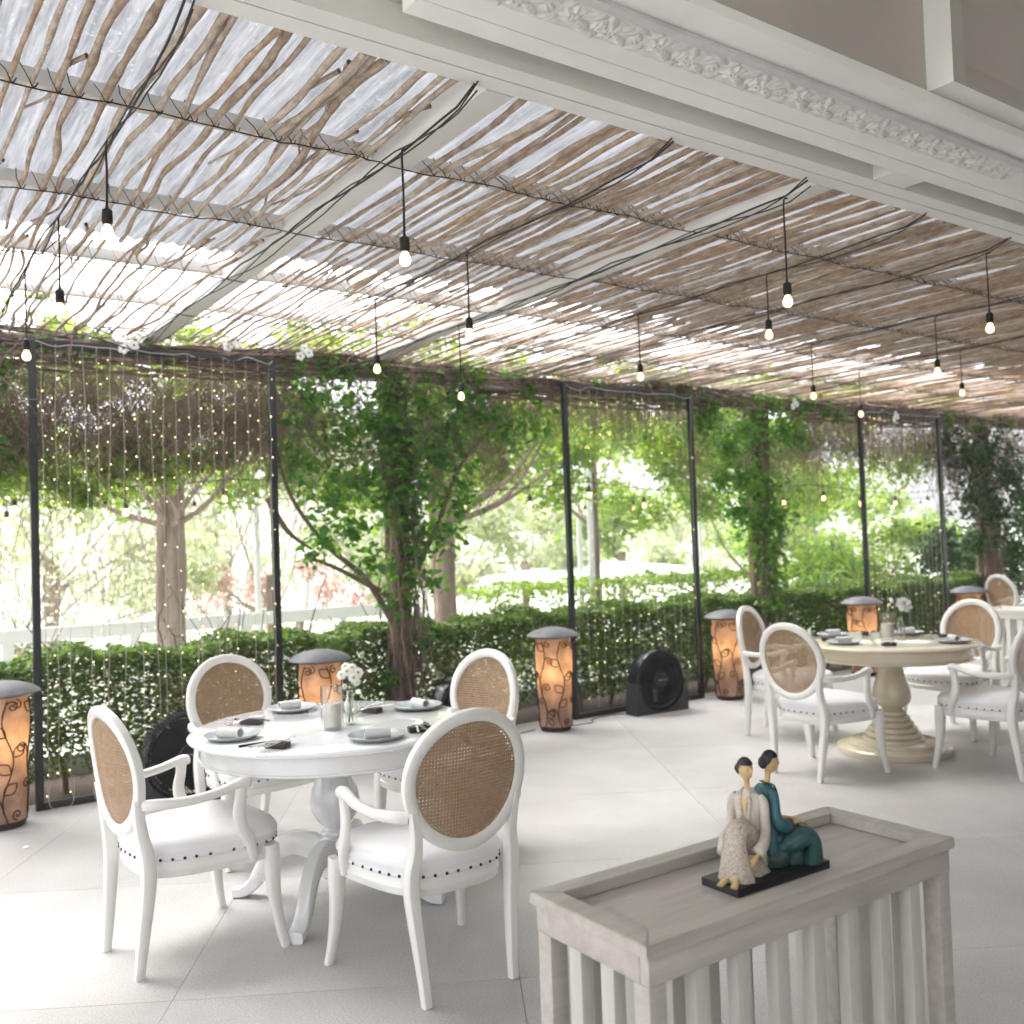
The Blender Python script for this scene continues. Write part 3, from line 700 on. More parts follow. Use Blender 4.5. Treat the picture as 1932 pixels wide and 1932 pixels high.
# runners on the roof edge, bright against the sky
def roof_runners():
    t = thing('roof_vine', 'bright green vine runners creeping over the outer edge of the pergola roof', 'vine')
    rs = np.random.default_rng(5); cs = [(rs.uniform(.3, 13), rs.uniform(6.3, 7.4), 3.14+rs.uniform(0, .12)) for _ in range(60)]
    P = blobs(cs, .16, 2600, .1, rs); P[:, 2] = 3.13+np.abs(P[:, 2]-3.1)*.8
    leafobj('foliage', P, rs.uniform(.04, .08, len(P)), 'leafB', t)
    V, F = dry_stems(700, (-1, 14), (6.8, 7.3), (3.1, 3.24), 8, L=(.2, .6), rad=.005, hang=0); O('stems', npmesh('stems', V+np.array([0, 0, .03]), F), 'twig', t, kind='stuff')
roof_runners()
def blossom(x, y, z, label):
    t = MB()
    for k in range(3):
        for a in range(5):
            an = a*2*PI/5+k; c = np.array([x+.035*(k-1), y, z+.03*((k*2) % 3-1)])
            p = c+np.array([.022*math.cos(an), -.01, .022*math.sin(an)])
            t.add(*lathe([(.001, -.004), (.012, -.003), (.016, 0), (.012, .003), (.001, .005)], 8).v and ([tuple(p+np.array([q[0], q[2], q[1]])) for q in lathe([(.001, -.004), (.012, -.003), (.016, 0), (.012, .003), (.001, .005)], 8).v[0]], lathe([(.001, -.004), (.012, -.003), (.016, 0), (.012, .003), (.001, .005)], 8).f))
    tag(O('white_blossom', t, 'petal'), label, 'blossom', 'white blossoms along the pergola edge')
for (x, y, z), lb in [((1.63, 6.78, 3.02), 'trio of white blossoms on the top bar of the first light frame'), ((2.35, 6.8, 3.10), 'white blossom under the branches right of the first frame middle'),
                      ((2.9, 6.8, 3.08), 'white blossom near the top right corner of the first frame'), ((8.55, 6.8, 3.0), 'white blossoms above the second vine column'), ((10.4, 6.8, 2.95), 'white blossoms above the third light frame')]:
    blossom(x, y, z, lb)

def hedge(name, label, x0, x1, yc, hw, z0, z1, n, m, seed, size=(.032, .058), stemn=260, gap=.35):
    t = thing(name, label, 'hedge'); rs = np.random.default_rng(seed)
    x = rs.uniform(x0, x1, n); u = rs.random(n); y = np.where(u < .55, yc-hw+rs.exponential(.06, n), yc+rs.uniform(-hw, hw, n))
    z = np.where(u < .55, rs.uniform(z0, z1, n), np.where(u < .85, z1-rs.exponential(.05, n), rs.uniform(z0, z1, n)))
    # ragged: bumps in surface, sparse patches low down
    b = .035*np.sin(x*5+1)+.03*np.sin(x*11+z*7)+.02*np.sin(x*23+z*15); y = y+np.where(u < .55, b, 0); z = z+np.where(u >= .55, b, 0)*1.0
    dens = np.sin(x*3.1+z*4)+np.sin(x*7.7-z*9+2)+np.sin(x*1.3+5)
    keep = rs.random(n) < np.clip(.42+(z-z0)/(z1-z0)*1.5+.16*dens, .10, 1)
    P = np.stack([x, y, z], 1)[keep]
    leafobj('foliage', P, rs.uniform(*size, len(P)), m, t, up=.25, droop=.1)
    k = int(stemn*(x1-x0)/10); V, F = dry_stems(k*3, (x0, x1), (yc-hw*.6, yc+hw), (z0, z1-.1), seed+1, L=(.15, .5), rad=.006, hang=-.5)
    O('twigs', npmesh('twigs', V, F), 'trunk', t, kind='stuff')
    for q in range(int((x1-x0)/.42)):
        xx = x0+.2+q*.42+rs.uniform(-.1, .1); P = crom([(xx, yc-.05, z0-.45 if z0 < -.2 else -.05), (xx+rs.uniform(-.06, .06), yc-.1, .18), (xx+rs.uniform(-.12, .12), yc, .4), (xx+rs.uniform(-.2, .2), yc, .7)], 12)
        V, F = tubes(P[None], np.linspace(.022, .008, 12)[None], 6); O('stem', npmesh('stem', V, F, True), 'trunk', t)
    return t
hedge('clipped_hedge', 'long clipped leafy hedge running behind the light frames', -1.5, 13.2, 7.42, .27, .10, .93, 100000, 'leafH', 101)
hedge('garden_hedge', 'paler second hedge in the garden behind the middle frame', 6.9, 14, 10.9, .4, GZ+.3, 1.02, 9000, 'leafB', 111, size=(.05, .09), stemn=40)

tag(O('garden_wall', box(-6, 18, 7.92, 8.06, -.5, .12, .01), 'kerb'), 'low white garden wall behind the clipped hedge', 'wall')

def white_fence():
    t = thing('white_fence', 'white rail fence in the garden behind the first light frame', 'fence')
    O('rail', box(-6, 6.4, 12.0, 12.05, .66, .82, .01), 'whiteout', t); O('rail', box(-6, 6.4, 12.0, 12.05, .18, .30, .01), 'whiteout', t)
    for x in np.arange(-5.2, 6.4, 1.35): O('post', box(x-.06, x+.06, 12.051, 12.17, GZ, .80, .01), 'whiteout', t)
white_fence()
def parasol():
    t = thing('parasol', 'white parasol top showing above the hedge behind the third frame', 'parasol', (17.0, 11.2, 0))
    O('canopy', lathe([(.75, .42), (.73, .46), (.6, .56), (.4, .66), (.2, .73), (.02, .76)], 24, cap=False), 'whiteout', t); O('pole', lathe([(.02, GZ), (.02, .74)], 8), 'whiteout', t)
parasol()
def white_tent(x, y, w, d, h, label):
    t = thing('white_awning', label, 'awning', (x, y, 0))
    O('canopy', lathe([(w, h-.25), (w*.98, h-.15), (w*.6, h), (w*.2, h+.1), (.02, h+.13)], 20, cap=False), 'whiteout', t); O('pole', lathe([(.03, GZ), (.03, h)], 8), 'whiteout', t)
white_tent(12.2, 14.5, 2.6, 2, 1.05, 'wide white awning beyond the second hedge')
for i, (x, y, h, lb) in enumerate([(8.85, 10.7, 2.6, 'white pole beside the slim tree behind the middle frame'), (4.55, 12.4, 2.2, 'thin white pole between the first frame and the vine column'), (12.9, 12.5, 2.6, 'white pole seen left of the second vine column'), (10.5, 13.0, 2.6, 'distant white pole in the gap of the middle frame')]):
    tag(O('garden_pole', lathe([(.045, GZ), (.045, h), (.02, h+.02)], 10), 'whiteout', loc=(x, y, 0)), lb, 'pole', 'white poles in the garden')

def tree(label, x, y, r, h, clumps, n, m, size, seed, name='garden_tree', tm='trunkhaze', limbs=6, group=None, sh=.35, cat='tree'):
    t = thing(name, label, cat, (x, y, GZ), group=group); rs = np.random.default_rng(seed)
    V, F = bundle_trunk(0, 0, 0, h, r, 9, seed, flare=1.5); O('trunk', npmesh('trunk', V, F, True), tm, t)
    cl = np.array(clumps, float); cl[:, 2] -= GZ; cl[:, 0] -= x; cl[:, 1] -= y
    P = []
    for k in range(limbs):
        c = cl[rs.integers(0, len(cl)), :3]; mid = np.array([c[0]*.4, c[1]*.4, h*.78+(c[2]-h)*.35])+rs.normal(0, .12, 3)
        P.append(crom([(0, 0, h*.68), tuple(mid), tuple(c)], 14))
    V, F = tubes(np.array(P), np.tile(np.linspace(r*.22, .008, 14), (limbs, 1)), 6); O('limbs', npmesh('limbs', V, F, True), tm, t)
    Pl = blobs(cl[:, :3], np.stack([cl[:, 3], cl[:, 3], cl[:, 3]*.75], 1), n, sh, rs)
    leafobj('crown', Pl, rs.uniform(*size, len(Pl)), m, t, up=.1, droop=.5)
    return t
def cl(n, xr, yr, zr, rr, seed):
    rs = np.random.default_rng(seed); return [(rs.uniform(*xr), rs.uniform(*yr), rs.uniform(*zr), rs.uniform(*rr)) for _ in range(n)]
tree('garden tree with a thick pale trunk seen through the first light frame', 3.0, 10.8, .19, 3.6, cl(24, (.6, 4.8), (9.4, 11.6), (2.15, 4.0), (.35, .65), 1), 11000, 'leafB', (.07, .12), 201)
tree('garden tree with a broad twisted trunk right of the vine column', 5.5, 9.2, .19, 3.5, cl(24, (4.6, 8.0), (8.6, 10.2), (2.15, 3.8), (.3, .55), 2), 8500, 'leafB', (.06, .11), 202)
tree('slim pale tree behind the middle light frame', 9.15, 11.0, .10, 3.4, cl(26, (7.4, 11.6), (9.6, 12), (1.9, 4.0), (.4, .65), 3), 12000, 'leafB', (.07, .12), 203)
tree('leaning tree behind the gap left of the third frame', 11.8, 10.2, .12, 2.0, cl(22, (10.2, 15), (9.2, 11.6), (1.9, 4.0), (.4, .7), 4), 12000, 'leafB', (.07, .12), 204)
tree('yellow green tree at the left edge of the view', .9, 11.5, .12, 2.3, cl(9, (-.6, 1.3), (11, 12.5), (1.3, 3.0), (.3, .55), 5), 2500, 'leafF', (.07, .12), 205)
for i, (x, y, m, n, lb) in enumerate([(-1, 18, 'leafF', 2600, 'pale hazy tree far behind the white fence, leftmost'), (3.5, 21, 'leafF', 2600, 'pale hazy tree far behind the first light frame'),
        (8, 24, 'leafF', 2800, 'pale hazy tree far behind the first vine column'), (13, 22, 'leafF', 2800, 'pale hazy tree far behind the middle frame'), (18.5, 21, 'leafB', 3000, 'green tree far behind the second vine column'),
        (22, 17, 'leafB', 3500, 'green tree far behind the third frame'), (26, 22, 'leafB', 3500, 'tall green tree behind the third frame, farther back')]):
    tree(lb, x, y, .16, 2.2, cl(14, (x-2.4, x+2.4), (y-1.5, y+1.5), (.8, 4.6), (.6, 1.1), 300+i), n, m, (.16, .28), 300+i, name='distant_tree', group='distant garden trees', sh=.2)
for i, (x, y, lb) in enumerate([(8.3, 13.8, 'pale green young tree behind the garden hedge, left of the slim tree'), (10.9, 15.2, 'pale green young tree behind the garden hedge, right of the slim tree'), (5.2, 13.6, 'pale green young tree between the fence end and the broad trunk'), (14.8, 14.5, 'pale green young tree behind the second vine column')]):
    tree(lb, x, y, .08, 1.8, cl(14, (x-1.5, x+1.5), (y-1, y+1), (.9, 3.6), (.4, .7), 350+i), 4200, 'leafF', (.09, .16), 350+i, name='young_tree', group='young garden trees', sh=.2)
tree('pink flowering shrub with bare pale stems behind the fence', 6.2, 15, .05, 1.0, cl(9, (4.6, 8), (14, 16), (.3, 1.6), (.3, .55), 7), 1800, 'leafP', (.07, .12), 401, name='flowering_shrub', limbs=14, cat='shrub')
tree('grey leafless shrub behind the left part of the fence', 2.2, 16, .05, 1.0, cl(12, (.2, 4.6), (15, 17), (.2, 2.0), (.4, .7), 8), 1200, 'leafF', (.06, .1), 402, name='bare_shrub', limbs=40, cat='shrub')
def thicket(label, x0, x1, y, n, seed):
    t = thing('bare_thicket', label, 'thicket', ((x0+x1)/2, y, GZ)); w = (x1-x0)/2
    V, F = dry_stems(n, (-w, w), (-1.5, 1.5), (0, 2.6), seed, L=(.5, 1.6), rad=.007, hang=-.9, spread=.5); O('stems', npmesh('stems', V*np.array([1, 1, 1])-0, F), 'trunkhaze', t, kind='stuff')
    rs = np.random.default_rng(seed); P = np.stack([rs.uniform(-w, w, n*7), rs.uniform(-1.5, 1.5, n*7), rs.uniform(.2, 3.6, n*7)], 1); leafobj('foliage', P, rs.uniform(.06, .12, n*7), 'leafF', t)
thicket('pale bare thicket behind the white fence, left part', -2, 4.5, 15, 520, 701)
thicket('pale bare thicket behind the vine column', 5, 11, 17, 450, 702)
def bush(label, x, y, w, z1, n, m, seed, size=(.07, .13)):
    t = thing('leafy_bush', label, 'bush', (x, y, GZ)); rs = np.random.default_rng(seed)
    c = [(rs.uniform(-w, w), rs.uniform(-.6, .6), rs.uniform(.4, z1-GZ-.3), rs.uniform(.3, .5)) for _ in range(12)]
    P = blobs([q[:3] for q in c], [(q[3],)*3 for q in c], n, .3, rs); leafobj('foliage', P, rs.uniform(*size, n), m, t)
    V, F = dry_stems(60, (-w*.6, w*.6), (-.3, .3), (.0, .3), seed, L=(.6, 1.4), rad=.012, hang=-1.0); O('stems', npmesh('stems', V, F), 'trunk', t, kind='stuff')
bush('lush bright bush behind the third frame, left half', 13.6, 9.6, 1.3, 1.7, 5200, 'leafB', 501)
bush('lush bright bush behind the third frame, right half', 16.4, 10.2, 1.4, 2.2, 5200, 'leafB', 502)
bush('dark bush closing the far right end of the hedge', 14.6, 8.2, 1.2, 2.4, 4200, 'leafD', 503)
def fern(label, x, y, z, n, L, seed, m='leafB'):
    t = thing('strap_leaf_plant', label, 'plant', (x, y, z)); rs = np.random.default_rng(seed)
    for k in range(n):
        a = rs.uniform(0, 2*PI); l = L*rs.uniform(.7, 1.1); up = rs.uniform(.6, 1.1)
        s = np.linspace(0, 1, 9); px = np.cos(a)*l*s*.7; py = np.sin(a)*l*s*.7; pz = l*(up*s-.75*s*s*s); w = .035*np.sin(PI*np.clip(s*.93+.05, 0, 1))
        nx, ny = -math.sin(a), math.cos(a)
        Lp = np.stack([px+nx*w, py+ny*w, pz+.01], 1); Rp = np.stack([px-nx*w, py-ny*w, pz+.01], 1); C_ = np.stack([px, py, pz], 1)
        V = np.stack([Lp, C_, Rp], 1).reshape(-1, 3); f = []
        for i in range(8): f += [(i*3, i*3+1, i*3+4, i*3+3), (i*3+1, i*3+2, i*3+5, i*3+4)]
        O('frond', npmesh('frond', V, f, True), m, t)
fern('spiky strap leaved plant left of the third frame post', 11.3, 8.7, .75, 26, .75, 601)
fern('arching strap leaved plant low behind the hedge near the second column', 10.1, 8.9, .45, 24, .6, 602)
fern('tall arching strap leaved plant inside the third frame', 12.5, 9.0, .95, 24, .8, 603)

# ================================================================== FRAMES WITH CURTAIN LIGHTS
def light_frame(x0, x1, flabel, clabel, nstr, seed, density=1., zfull=True, lit=None):
    t = thing('steel_frame', flabel, 'frame', (0, 6.84, 0)); s = .023; H = 3.02
    O('post', box(x0-s, x0+s, -s, s, 0, H, .003), 'black', t); O('post', box(x1-s, x1+s, -s, s, 0, H, .003), 'black', t)
    O('top_bar', box(x0+s+.001, x1-s-.001, -s, s, H-.046, H, .003), 'black', t); O('bottom_bar', box(x0+s+.001, x1-s-.001, -s, s, 0, .046, .003), 'black', t)
    c = thing('curtain_lights', clabel, 'string lights', (0, 6.84, 0)); rs = np.random.default_rng(seed)
    xs = np.linspace(x0+.05, x1-.03, nstr)
    P = crom([(x0+.0, -.03, H-.01)]+[(x, -.028+rs.normal(0, .004), H-.03+rs.normal(0, .01)) for x in xs]+[(x1, -.03, H-.02)], nstr*4)
    V, F = tubes(P[None], .0035, 4); O('top_wire', npmesh('top_wire', V, F), 'wirew', c)
    ico = lathe([(.0005, -.0035), (.0033, -.002), (.0042, .001), (.0025, .005), (.0005, .0065)], 6)
    iv = ico.v[0]; iff = ico.f
    for i, x in enumerate(xs):
        zb = .08+rs.uniform(-.02, .12); zz = np.linspace(H-.03, zb, 26); drift = rs.normal(0, .02)
        px = x+drift*np.linspace(0, 1, 26)+.004*np.sin(zz*9+i); py = -.03+.006*np.sin(zz*5+i*2)
        P = np.stack([px, py, zz], 1); V, F = tubes(P[None], .0019, 4); w = O('light_strand', npmesh('light_strand', V, F), 'wirew', c)
        b = MB(); z = H-.1-rs.uniform(0, .1)
        while z > zb:
            if lit is None or rs.random() < lit(x, z):
                q = np.array([np.interp(-z, -zz, px), np.interp(-z, -zz, py), z]); sx = rs.choice([-1, 1])*rs.uniform(.006, .02)
                b.add(iv*rs.uniform(.8, 1.1)+q+np.array([sx, rs.uniform(-.012, .004), rs.uniform(-.008, .008)]), iff)
            z -= rs.uniform(.12, .17)/density
        if b.n: O('fairy_bulbs', b, 'bulbT', w, kind='stuff')
    if seed == 1:      # the strand ends loop along the floor
        for a, b_ in ((1.09, 1.24), (1.36, 1.50)):
            P = crom([(a, -.04, .2), (a+.005, -.06, .03), (a+.07, -.07, .012), (b_-.01, -.06, .03), (b_, -.05, .2)], 16); V, F = tubes(P[None], .003, 4); O('loop_wire', npmesh('loop_wire', V, F), 'wirew', c)
light_frame(1.045, 2.652, 'black steel frame nearest the camera, left of the vine column', 'warm fairy light curtain hanging in the nearest frame', 19, 1)
light_frame(5.405, 6.995, 'black steel frame in the middle, behind the square black fan', 'sparse fairy light curtain hanging in the middle frame', 15, 2, lit=lambda x, z: .75 if abs(x-6.1) < .45 else .2)
light_frame(9.76, 11.37, 'black steel frame farthest from the camera, right of the second vine column', 'fairy light curtain in the farthest frame, lit on its left side', 17, 3, density=1.4, lit=lambda x, z: .9 if x < 10.25 else .05)

# ================================================================== CHAIRS
def leany(z): return -.255-(max(z, .3)-.42)*.13
def seat_outline(n, g=0.0):
    out = []
    for k in range(n):
        t = 2*PI*k/n; c, s = math.cos(t), math.sin(t); e = 2/3.6
        x = math.copysign(abs(c)**e, c); y = math.copysign(abs(s)**e, s)
        yy = .262*y+.012+(.03*(1-x*x) if y > 0 else 0); xx = (.262+.052*y)*x
        out.append((xx*(1+g/.27), yy*(1+g/.27)))
    return out
def ringloft(levels, closed_top=True):
    mb = MB(); n = len(levels[0]); v = [p for L in levels for p in L]; f = []
    for i in range(len(levels)-1):
        for k in range(n): k2 = (k+1) % n; f.append((i*n+k, i*n+k2, (i+1)*n+k2, (i+1)*n+k))
    f.append(tuple(range(n))[::-1]); f.append(tuple((len(levels)-1)*n+k for k in range(n)))
    return mb.add(v, f)
def chair_meshes():
    D = {}
    lv = []
    for g, z in [(-.004, .356), (.0, .360), (.001, .376), (.004, .382), (.004, .388), (-.001, .394), (-.002, .420)]:
        lv.append([(x, y, z) for x, y in seat_outline(64, g)])
    D['seat_rail'] = ringloft(lv).mesh('seat_rail', angle=40)
    lv = []
    for g, z in [(.001, .418), (.006, .421), (.006, .431), (.003, .435), (.010, .450), (.010, .468), (.000, .486), (-.03, .503), (-.08, .514), (-.15, .520), (-.22, .522)]:
        ol = seat_outline(64, g)
        lv.append([(x+.0025*math.sin(k*2.1)*(1 if .44 < z < .48 else 0), y, z+.0015*math.sin(k*3.7)*(1 if .44 < z < .49 else 0)) for k, (x, y) in enumerate(ol)])
    D['seat_cushion'] = ringloft(lv).mesh('seat_cushion', angle=70)
    mb = MB(); pts = seat_outline(400, .006); 
    acc = 0; last = pts[0]; dome = lathe([(.0064, 0), (.0058, .0025), (.0036, .005), (.0003, .006)], 8)
    for p in pts:
        acc += math.dist(p, last); last = p
        if acc > .043:
            acc = 0; a = math.atan2(p[1], p[0]); d = dome.v[0]
            q = np.stack([p[0]+d[:, 2]*math.cos(a)-d[:, 0]*math.sin(a), p[1]+d[:, 2]*math.sin(a)+d[:, 0]*math.cos(a), .427+d[:, 1]], 1)
            mb.add(q, dome.f)
    D['nailheads'] = mb.mesh('nailheads')
    cz = .762; K = 64
    def backpt(x, z): return (x, leany(z)-.035*(1-(x/.26)**2)+.018, z)
    ell = [(.232*math.cos(t)*(1+.035*math.sin(t)), cz+.232*math.sin(t)) for t in [2*PI*k/K for k in range(K)]]
    P = [backpt(x, z) for x, z in ell]
    ref = np.array([(0, 1, 0)]*K, float)
    D['back_frame'] = sweep(P, [(.020, .0240)]*K, ref=(0, 1, .1), n=12, sq=3.2, closed=True).mesh('back_frame', angle=40)
    bead = [backpt(x*.905, cz+(z-cz)*.905) for x, z in ell]
    D['cane_bead'] = sweep(bead, [(.006, .0045)]*K, ref=(0, 1, .1), n=6, closed=True).mesh('cane_bead')
    # cane
    p = .0128; mb = MB(); a0, b0 = .214, .214; v = []; f = []
    for lay, off in ((0, -.006), (1, .005)):
        for i in range(-20, 21):
            for j in range(-20, 21):
                cx, czz = i*p+(.12*p if lay else 0), j*p
                if (abs(cx)+p/2)**2/a0**2+(abs(czz)+p/2)**2/b0**2 > 1.02: continue
                b = len(v); h = p/2; r = p*(.335)
                outer = [(-h, -h), (0, -h), (h, -h), (h, 0), (h, h), (0, h), (-h, h), (-h, 0)]
                for ox, oz in outer:
                    q = backpt(cx+ox, cz+czz+oz); v.append((q[0], q[1]+off, q[2]))
                for k in range(8):
                    an = -PI*3/4+k*PI/4; q = backpt(cx+r*math.cos(an), cz+czz+r*math.sin(an)); v.append((q[0], q[1]+off+(.0008 if k % 2 else -.0008), q[2]))
                for k in range(8): k2 = (k+1) % 8; f.append((b+k, b+k2, b+8+k2, b+8+k))
    mb.add(v, f); D['cane'] = mb.mesh('cane_panel', True, 60)
    for s in (-1, 1):
        rl = [(s*.183, -.285, 0, .017, .018), (s*.190, -.272, .12, .0195, .021), (s*.203, -.256, .28, .023, .025), (s*.211, -.250, .38, .025, .027), (s*.211, -.255, .46, .0245, .026), (s*.201, -.268, .53, .022, .023), (s*.204, -.279, .60, .019, .021), (s*.219, -.289, .68, .014, .018)]
        D['rear_leg', s] = sweep([q[:3] for q in rl], [q[3:] for q in rl], ref=(1, 0, 0), n=12, seg=26, sq=4).mesh('leg', angle=40)
        fl = [(s*.303, .263, 0, .0175, .0175), (s*.295, .250, .06, .0180, .0180), (s*.285, .234, .16, .0215, .0215), (s*.280, .224, .26, .0265, .0265), (s*.279, .222, .34, .0300, .0300), (s*.278, .218, .415, .0300, .0300)]
        D['front_leg', s] = sweep([q[:3] for q in fl], [q[3:] for q in fl], ref=(1, 0, 0), n=12, seg=22, sq=4).mesh('leg', angle=40)
        ar = [(s*.225, -.270, .655, .014, .021), (s*.258, -.235, .657, .019, .022), (s*.288, -.13, .655, .0195, .0185), (s*.300, -.02, .665, .0200, .0175), (s*.300, .055, .682, .0215, .0180), (s*.300, .095, .688, .0245, .0225), (s*.300, .118, .685, .022, .020), (s*.300, .127, .685, .010, .010)]
        m1 = sweep([q[:3] for q in ar], [q[3:] for q in ar], ref=(1, 0, 0), n=12, seg=26, sq=2.8)
        po = [(s*.300, .088, .672, .020, .023), (s*.300, .085, .63, .0165, .022), (s*.303, .075, .57, .0165, .025), (s*.303, .088, .51, .0175, .0265), (s*.296, .120, .45, .0175, .024), (s*.288, .135, .40, .015, .020), (s*.286, .14, .37, .012, .015)]
        sweep([q[:3] for q in po], [q[3:] for q in po], ref=(1, 0, 0), n=12, seg=24, sq=2.8, mb=m1)
        D['arm', s] = m1.mesh('arm', angle=45)
    return D
CH = chair_meshes()
def make_chair(label, group):
    t = thing('armchair', label, 'chair', group=group)
    O('seat_rail', CH['seat_rail'], 'paint', t); O('seat_cushion', CH['seat_cushion'], 'leather', t); O('nailheads', CH['nailheads'], 'nail', t, kind='stuff')
    bf = O('back_frame', CH['back_frame'], 'paint', t); O('cane_bead', CH['cane_bead'], 'cane', bf); O('cane_panel', CH['cane'], 'cane', bf, kind='stuff')
    for s in (-1, 1):
        O('leg', CH['rear_leg', s], 'paint', t); O('leg', CH['front_leg', s], 'paint', t); O('arm', CH['arm', s], 'paint', t)
    return t
G1, G2 = 'white cane back armchairs at the near white table', 'white cane back armchairs at the cream table'
c0 = make_chair('white cane back armchair seen from behind, nearest the camera, at the white table', G1)
c0.location = (1.845, 3.275, 0)
dup(c0, (1.185, 4.085, 0), math.radians(-90+6), 'white cane back armchair at far left, turned sideways, left of the round white table', G1)
dup(c0, (1.86, 5.16, 0), math.radians(180+8), 'white cane back armchair behind the near table, in front of the black fan', G1)
dup(c0, (2.62, 4.42, 0), math.radians(90+12), 'white cane back armchair on the far right side of the near round white table', G1)
dup(c0, (5.42, 4.19, 0), math.radians(-90), 'white cane back armchair seen from behind, left of the cream table', G2)
dup(c0, (6.22, 5.12, 0), math.radians(180+18), 'white cane back armchair behind the cream table, beside the standing lantern', G2)
dup(c0, (7.18, 4.30, 0), math.radians(90), 'white cane back armchair beyond the cream table, beside the slatted console', G2)
dup(c0, (6.28, 3.46, 0), math.radians(0-6), 'white cane back armchair cut by the right edge of the picture', G2)
dup(c0, (11.85, 6.15, 0), math.radians(-90-20), 'distant white cane back armchair behind the far slatted console', 'distant armchairs')

# ================================================================== TABLES
def table1():
    t = thing('round_table', 'round glossy white dining table with turned pedestal and chipped rim', 'table', (1.86, 4.15, 0))
    O('tabletop', lathe([(.02, .770), (.60, .770), (.625, .772), (.636, .778), (.638, .786), (.630, .794), (.618, .797), (.612, .8), (.01, .8)], 96), 'gloss', t)
    O('apron', lathe([(.54, .688), (.588, .688), (.594, .692), (.594, .698), (.586, .702), (.584, .769), (.54, .769)], 96, cap=False), 'gloss', t)
    O('pedestal', lathe([(.05, .769), (.075, .765), (.078, .74), (.060, .72), (.055, .68), (.058, .62), (.078, .56), (.104, .50), (.112, .45), (.104, .40), (.078, .36), (.052, .335), (.047, .325), (.062, .318), (.066, .306), (.058, .298), (.054, .288), (.072, .276), (.085, .262), (.088, .25), (.076, .235), (.078, .12), (.05, .10), (.01, .10)], 48), 'gloss', t)
    for k in range(4):
        a = PI/4+k*PI/2; ca, sa = math.cos(a), math.sin(a)
        q = [(.05, .20, .032, .055), (.12, .245, .032, .058), (.21, .255, .032, .052), (.30, .21, .032, .044), (.36, .13, .032, .036), (.40, .065, .033, .030), (.45, .030, .036, .026), (.50, .024, .038, .024)]
        O('foot', sweep([(p[0]*ca, p[0]*sa, p[1]) for p in q], [p[2:] for p in q], ref=(-sa, ca, 0), n=12, seg=30, sq=4.5).mesh('foot', angle=40), 'gloss', t)
def table2():
    t = thing('round_table', 'round cream dining table with ringed pedestal on a stepped round base', 'table', (6.25, 4.22, 0))
    O('tabletop', lathe([(.02, .768), (.575, .768), (.60, .772), (.612, .780), (.612, .788), (.60, .796), (.59, .8), (.01, .8)], 80), 'cream', t)
    O('apron', lathe([(.52, .68), (.568, .68), (.572, .69), (.560, .70), (.558, .767), (.5, .767)], 80, cap=False), 'cream', t)
    pr = [(.06, .767), (.10, .76), (.085, .72), (.078, .68), (.085, .60), (.105, .52), (.128, .45), (.135, .40), (.125, .36), (.095, .33), (.07, .315), (.062, .305)]
    for k in range(6):
        z = .30-.038*k; r = .095+.024*k; pr += [(r-.012, z), (r, z-.008), (r+.003, z-.019), (r, z-.03), (r-.008, z-.037)]
    O('pedestal', lathe(pr+[(.1, .07)], 48), 'cream', t)
    O('base', lathe([(.01, .0), (.385, 0), (.39, .01), (.39, .045), (.38, .055), (.315, .058), (.315, .078), (.30, .088), (.01, .088)], 64), 'cream', t)
table1(); table2()

# ---- table settings
def plate(loc, rz, label, group, napkin_label, nrot, off=(0, 0)):
    p = O('plate', lathe([(.005, 0), (.075, 0), (.10, .006), (.118, .018), (.121, .021), (.1185, .023), (.112, .021), (.097, .0115), (.08, .007), (.005, .006)], 48), 'ceramic', loc=loc)
    tag(p, label, 'plate', group)
    mb = MB(); n = 40; v = []; r0 = .0245; th = .0028
    for side in (-.053, .053):
        for k in range(n):
            a = -k/(n-1)*2*PI*2.4; r = r0*(1-.30*k/(n-1)*1.0)
            for rr in (r, r-th): v.append((side+.0015*math.sin(a*2)*(1 if side > 0 else -1), rr*math.cos(a), rr*math.sin(a)))
    f = []
    N = 2*n
    for k in range(n-1):
        a, b, c, d = 2*k, 2*k+1, 2*k+2, 2*k+3
        f += [(a, c, c+N, a+N), (b, b+N, d+N, d), (a, b, d, c), (a+N, c+N, d+N, b+N)]
    mb.add(v, f)
    o = O('napkin', mb, 'linen', loc=(loc[0]+off[0], loc[1]+off[1], loc[2]+.031), rot=(0, 0, nrot)); tag(o, napkin_label, 'napkin', 'rolled napkins')
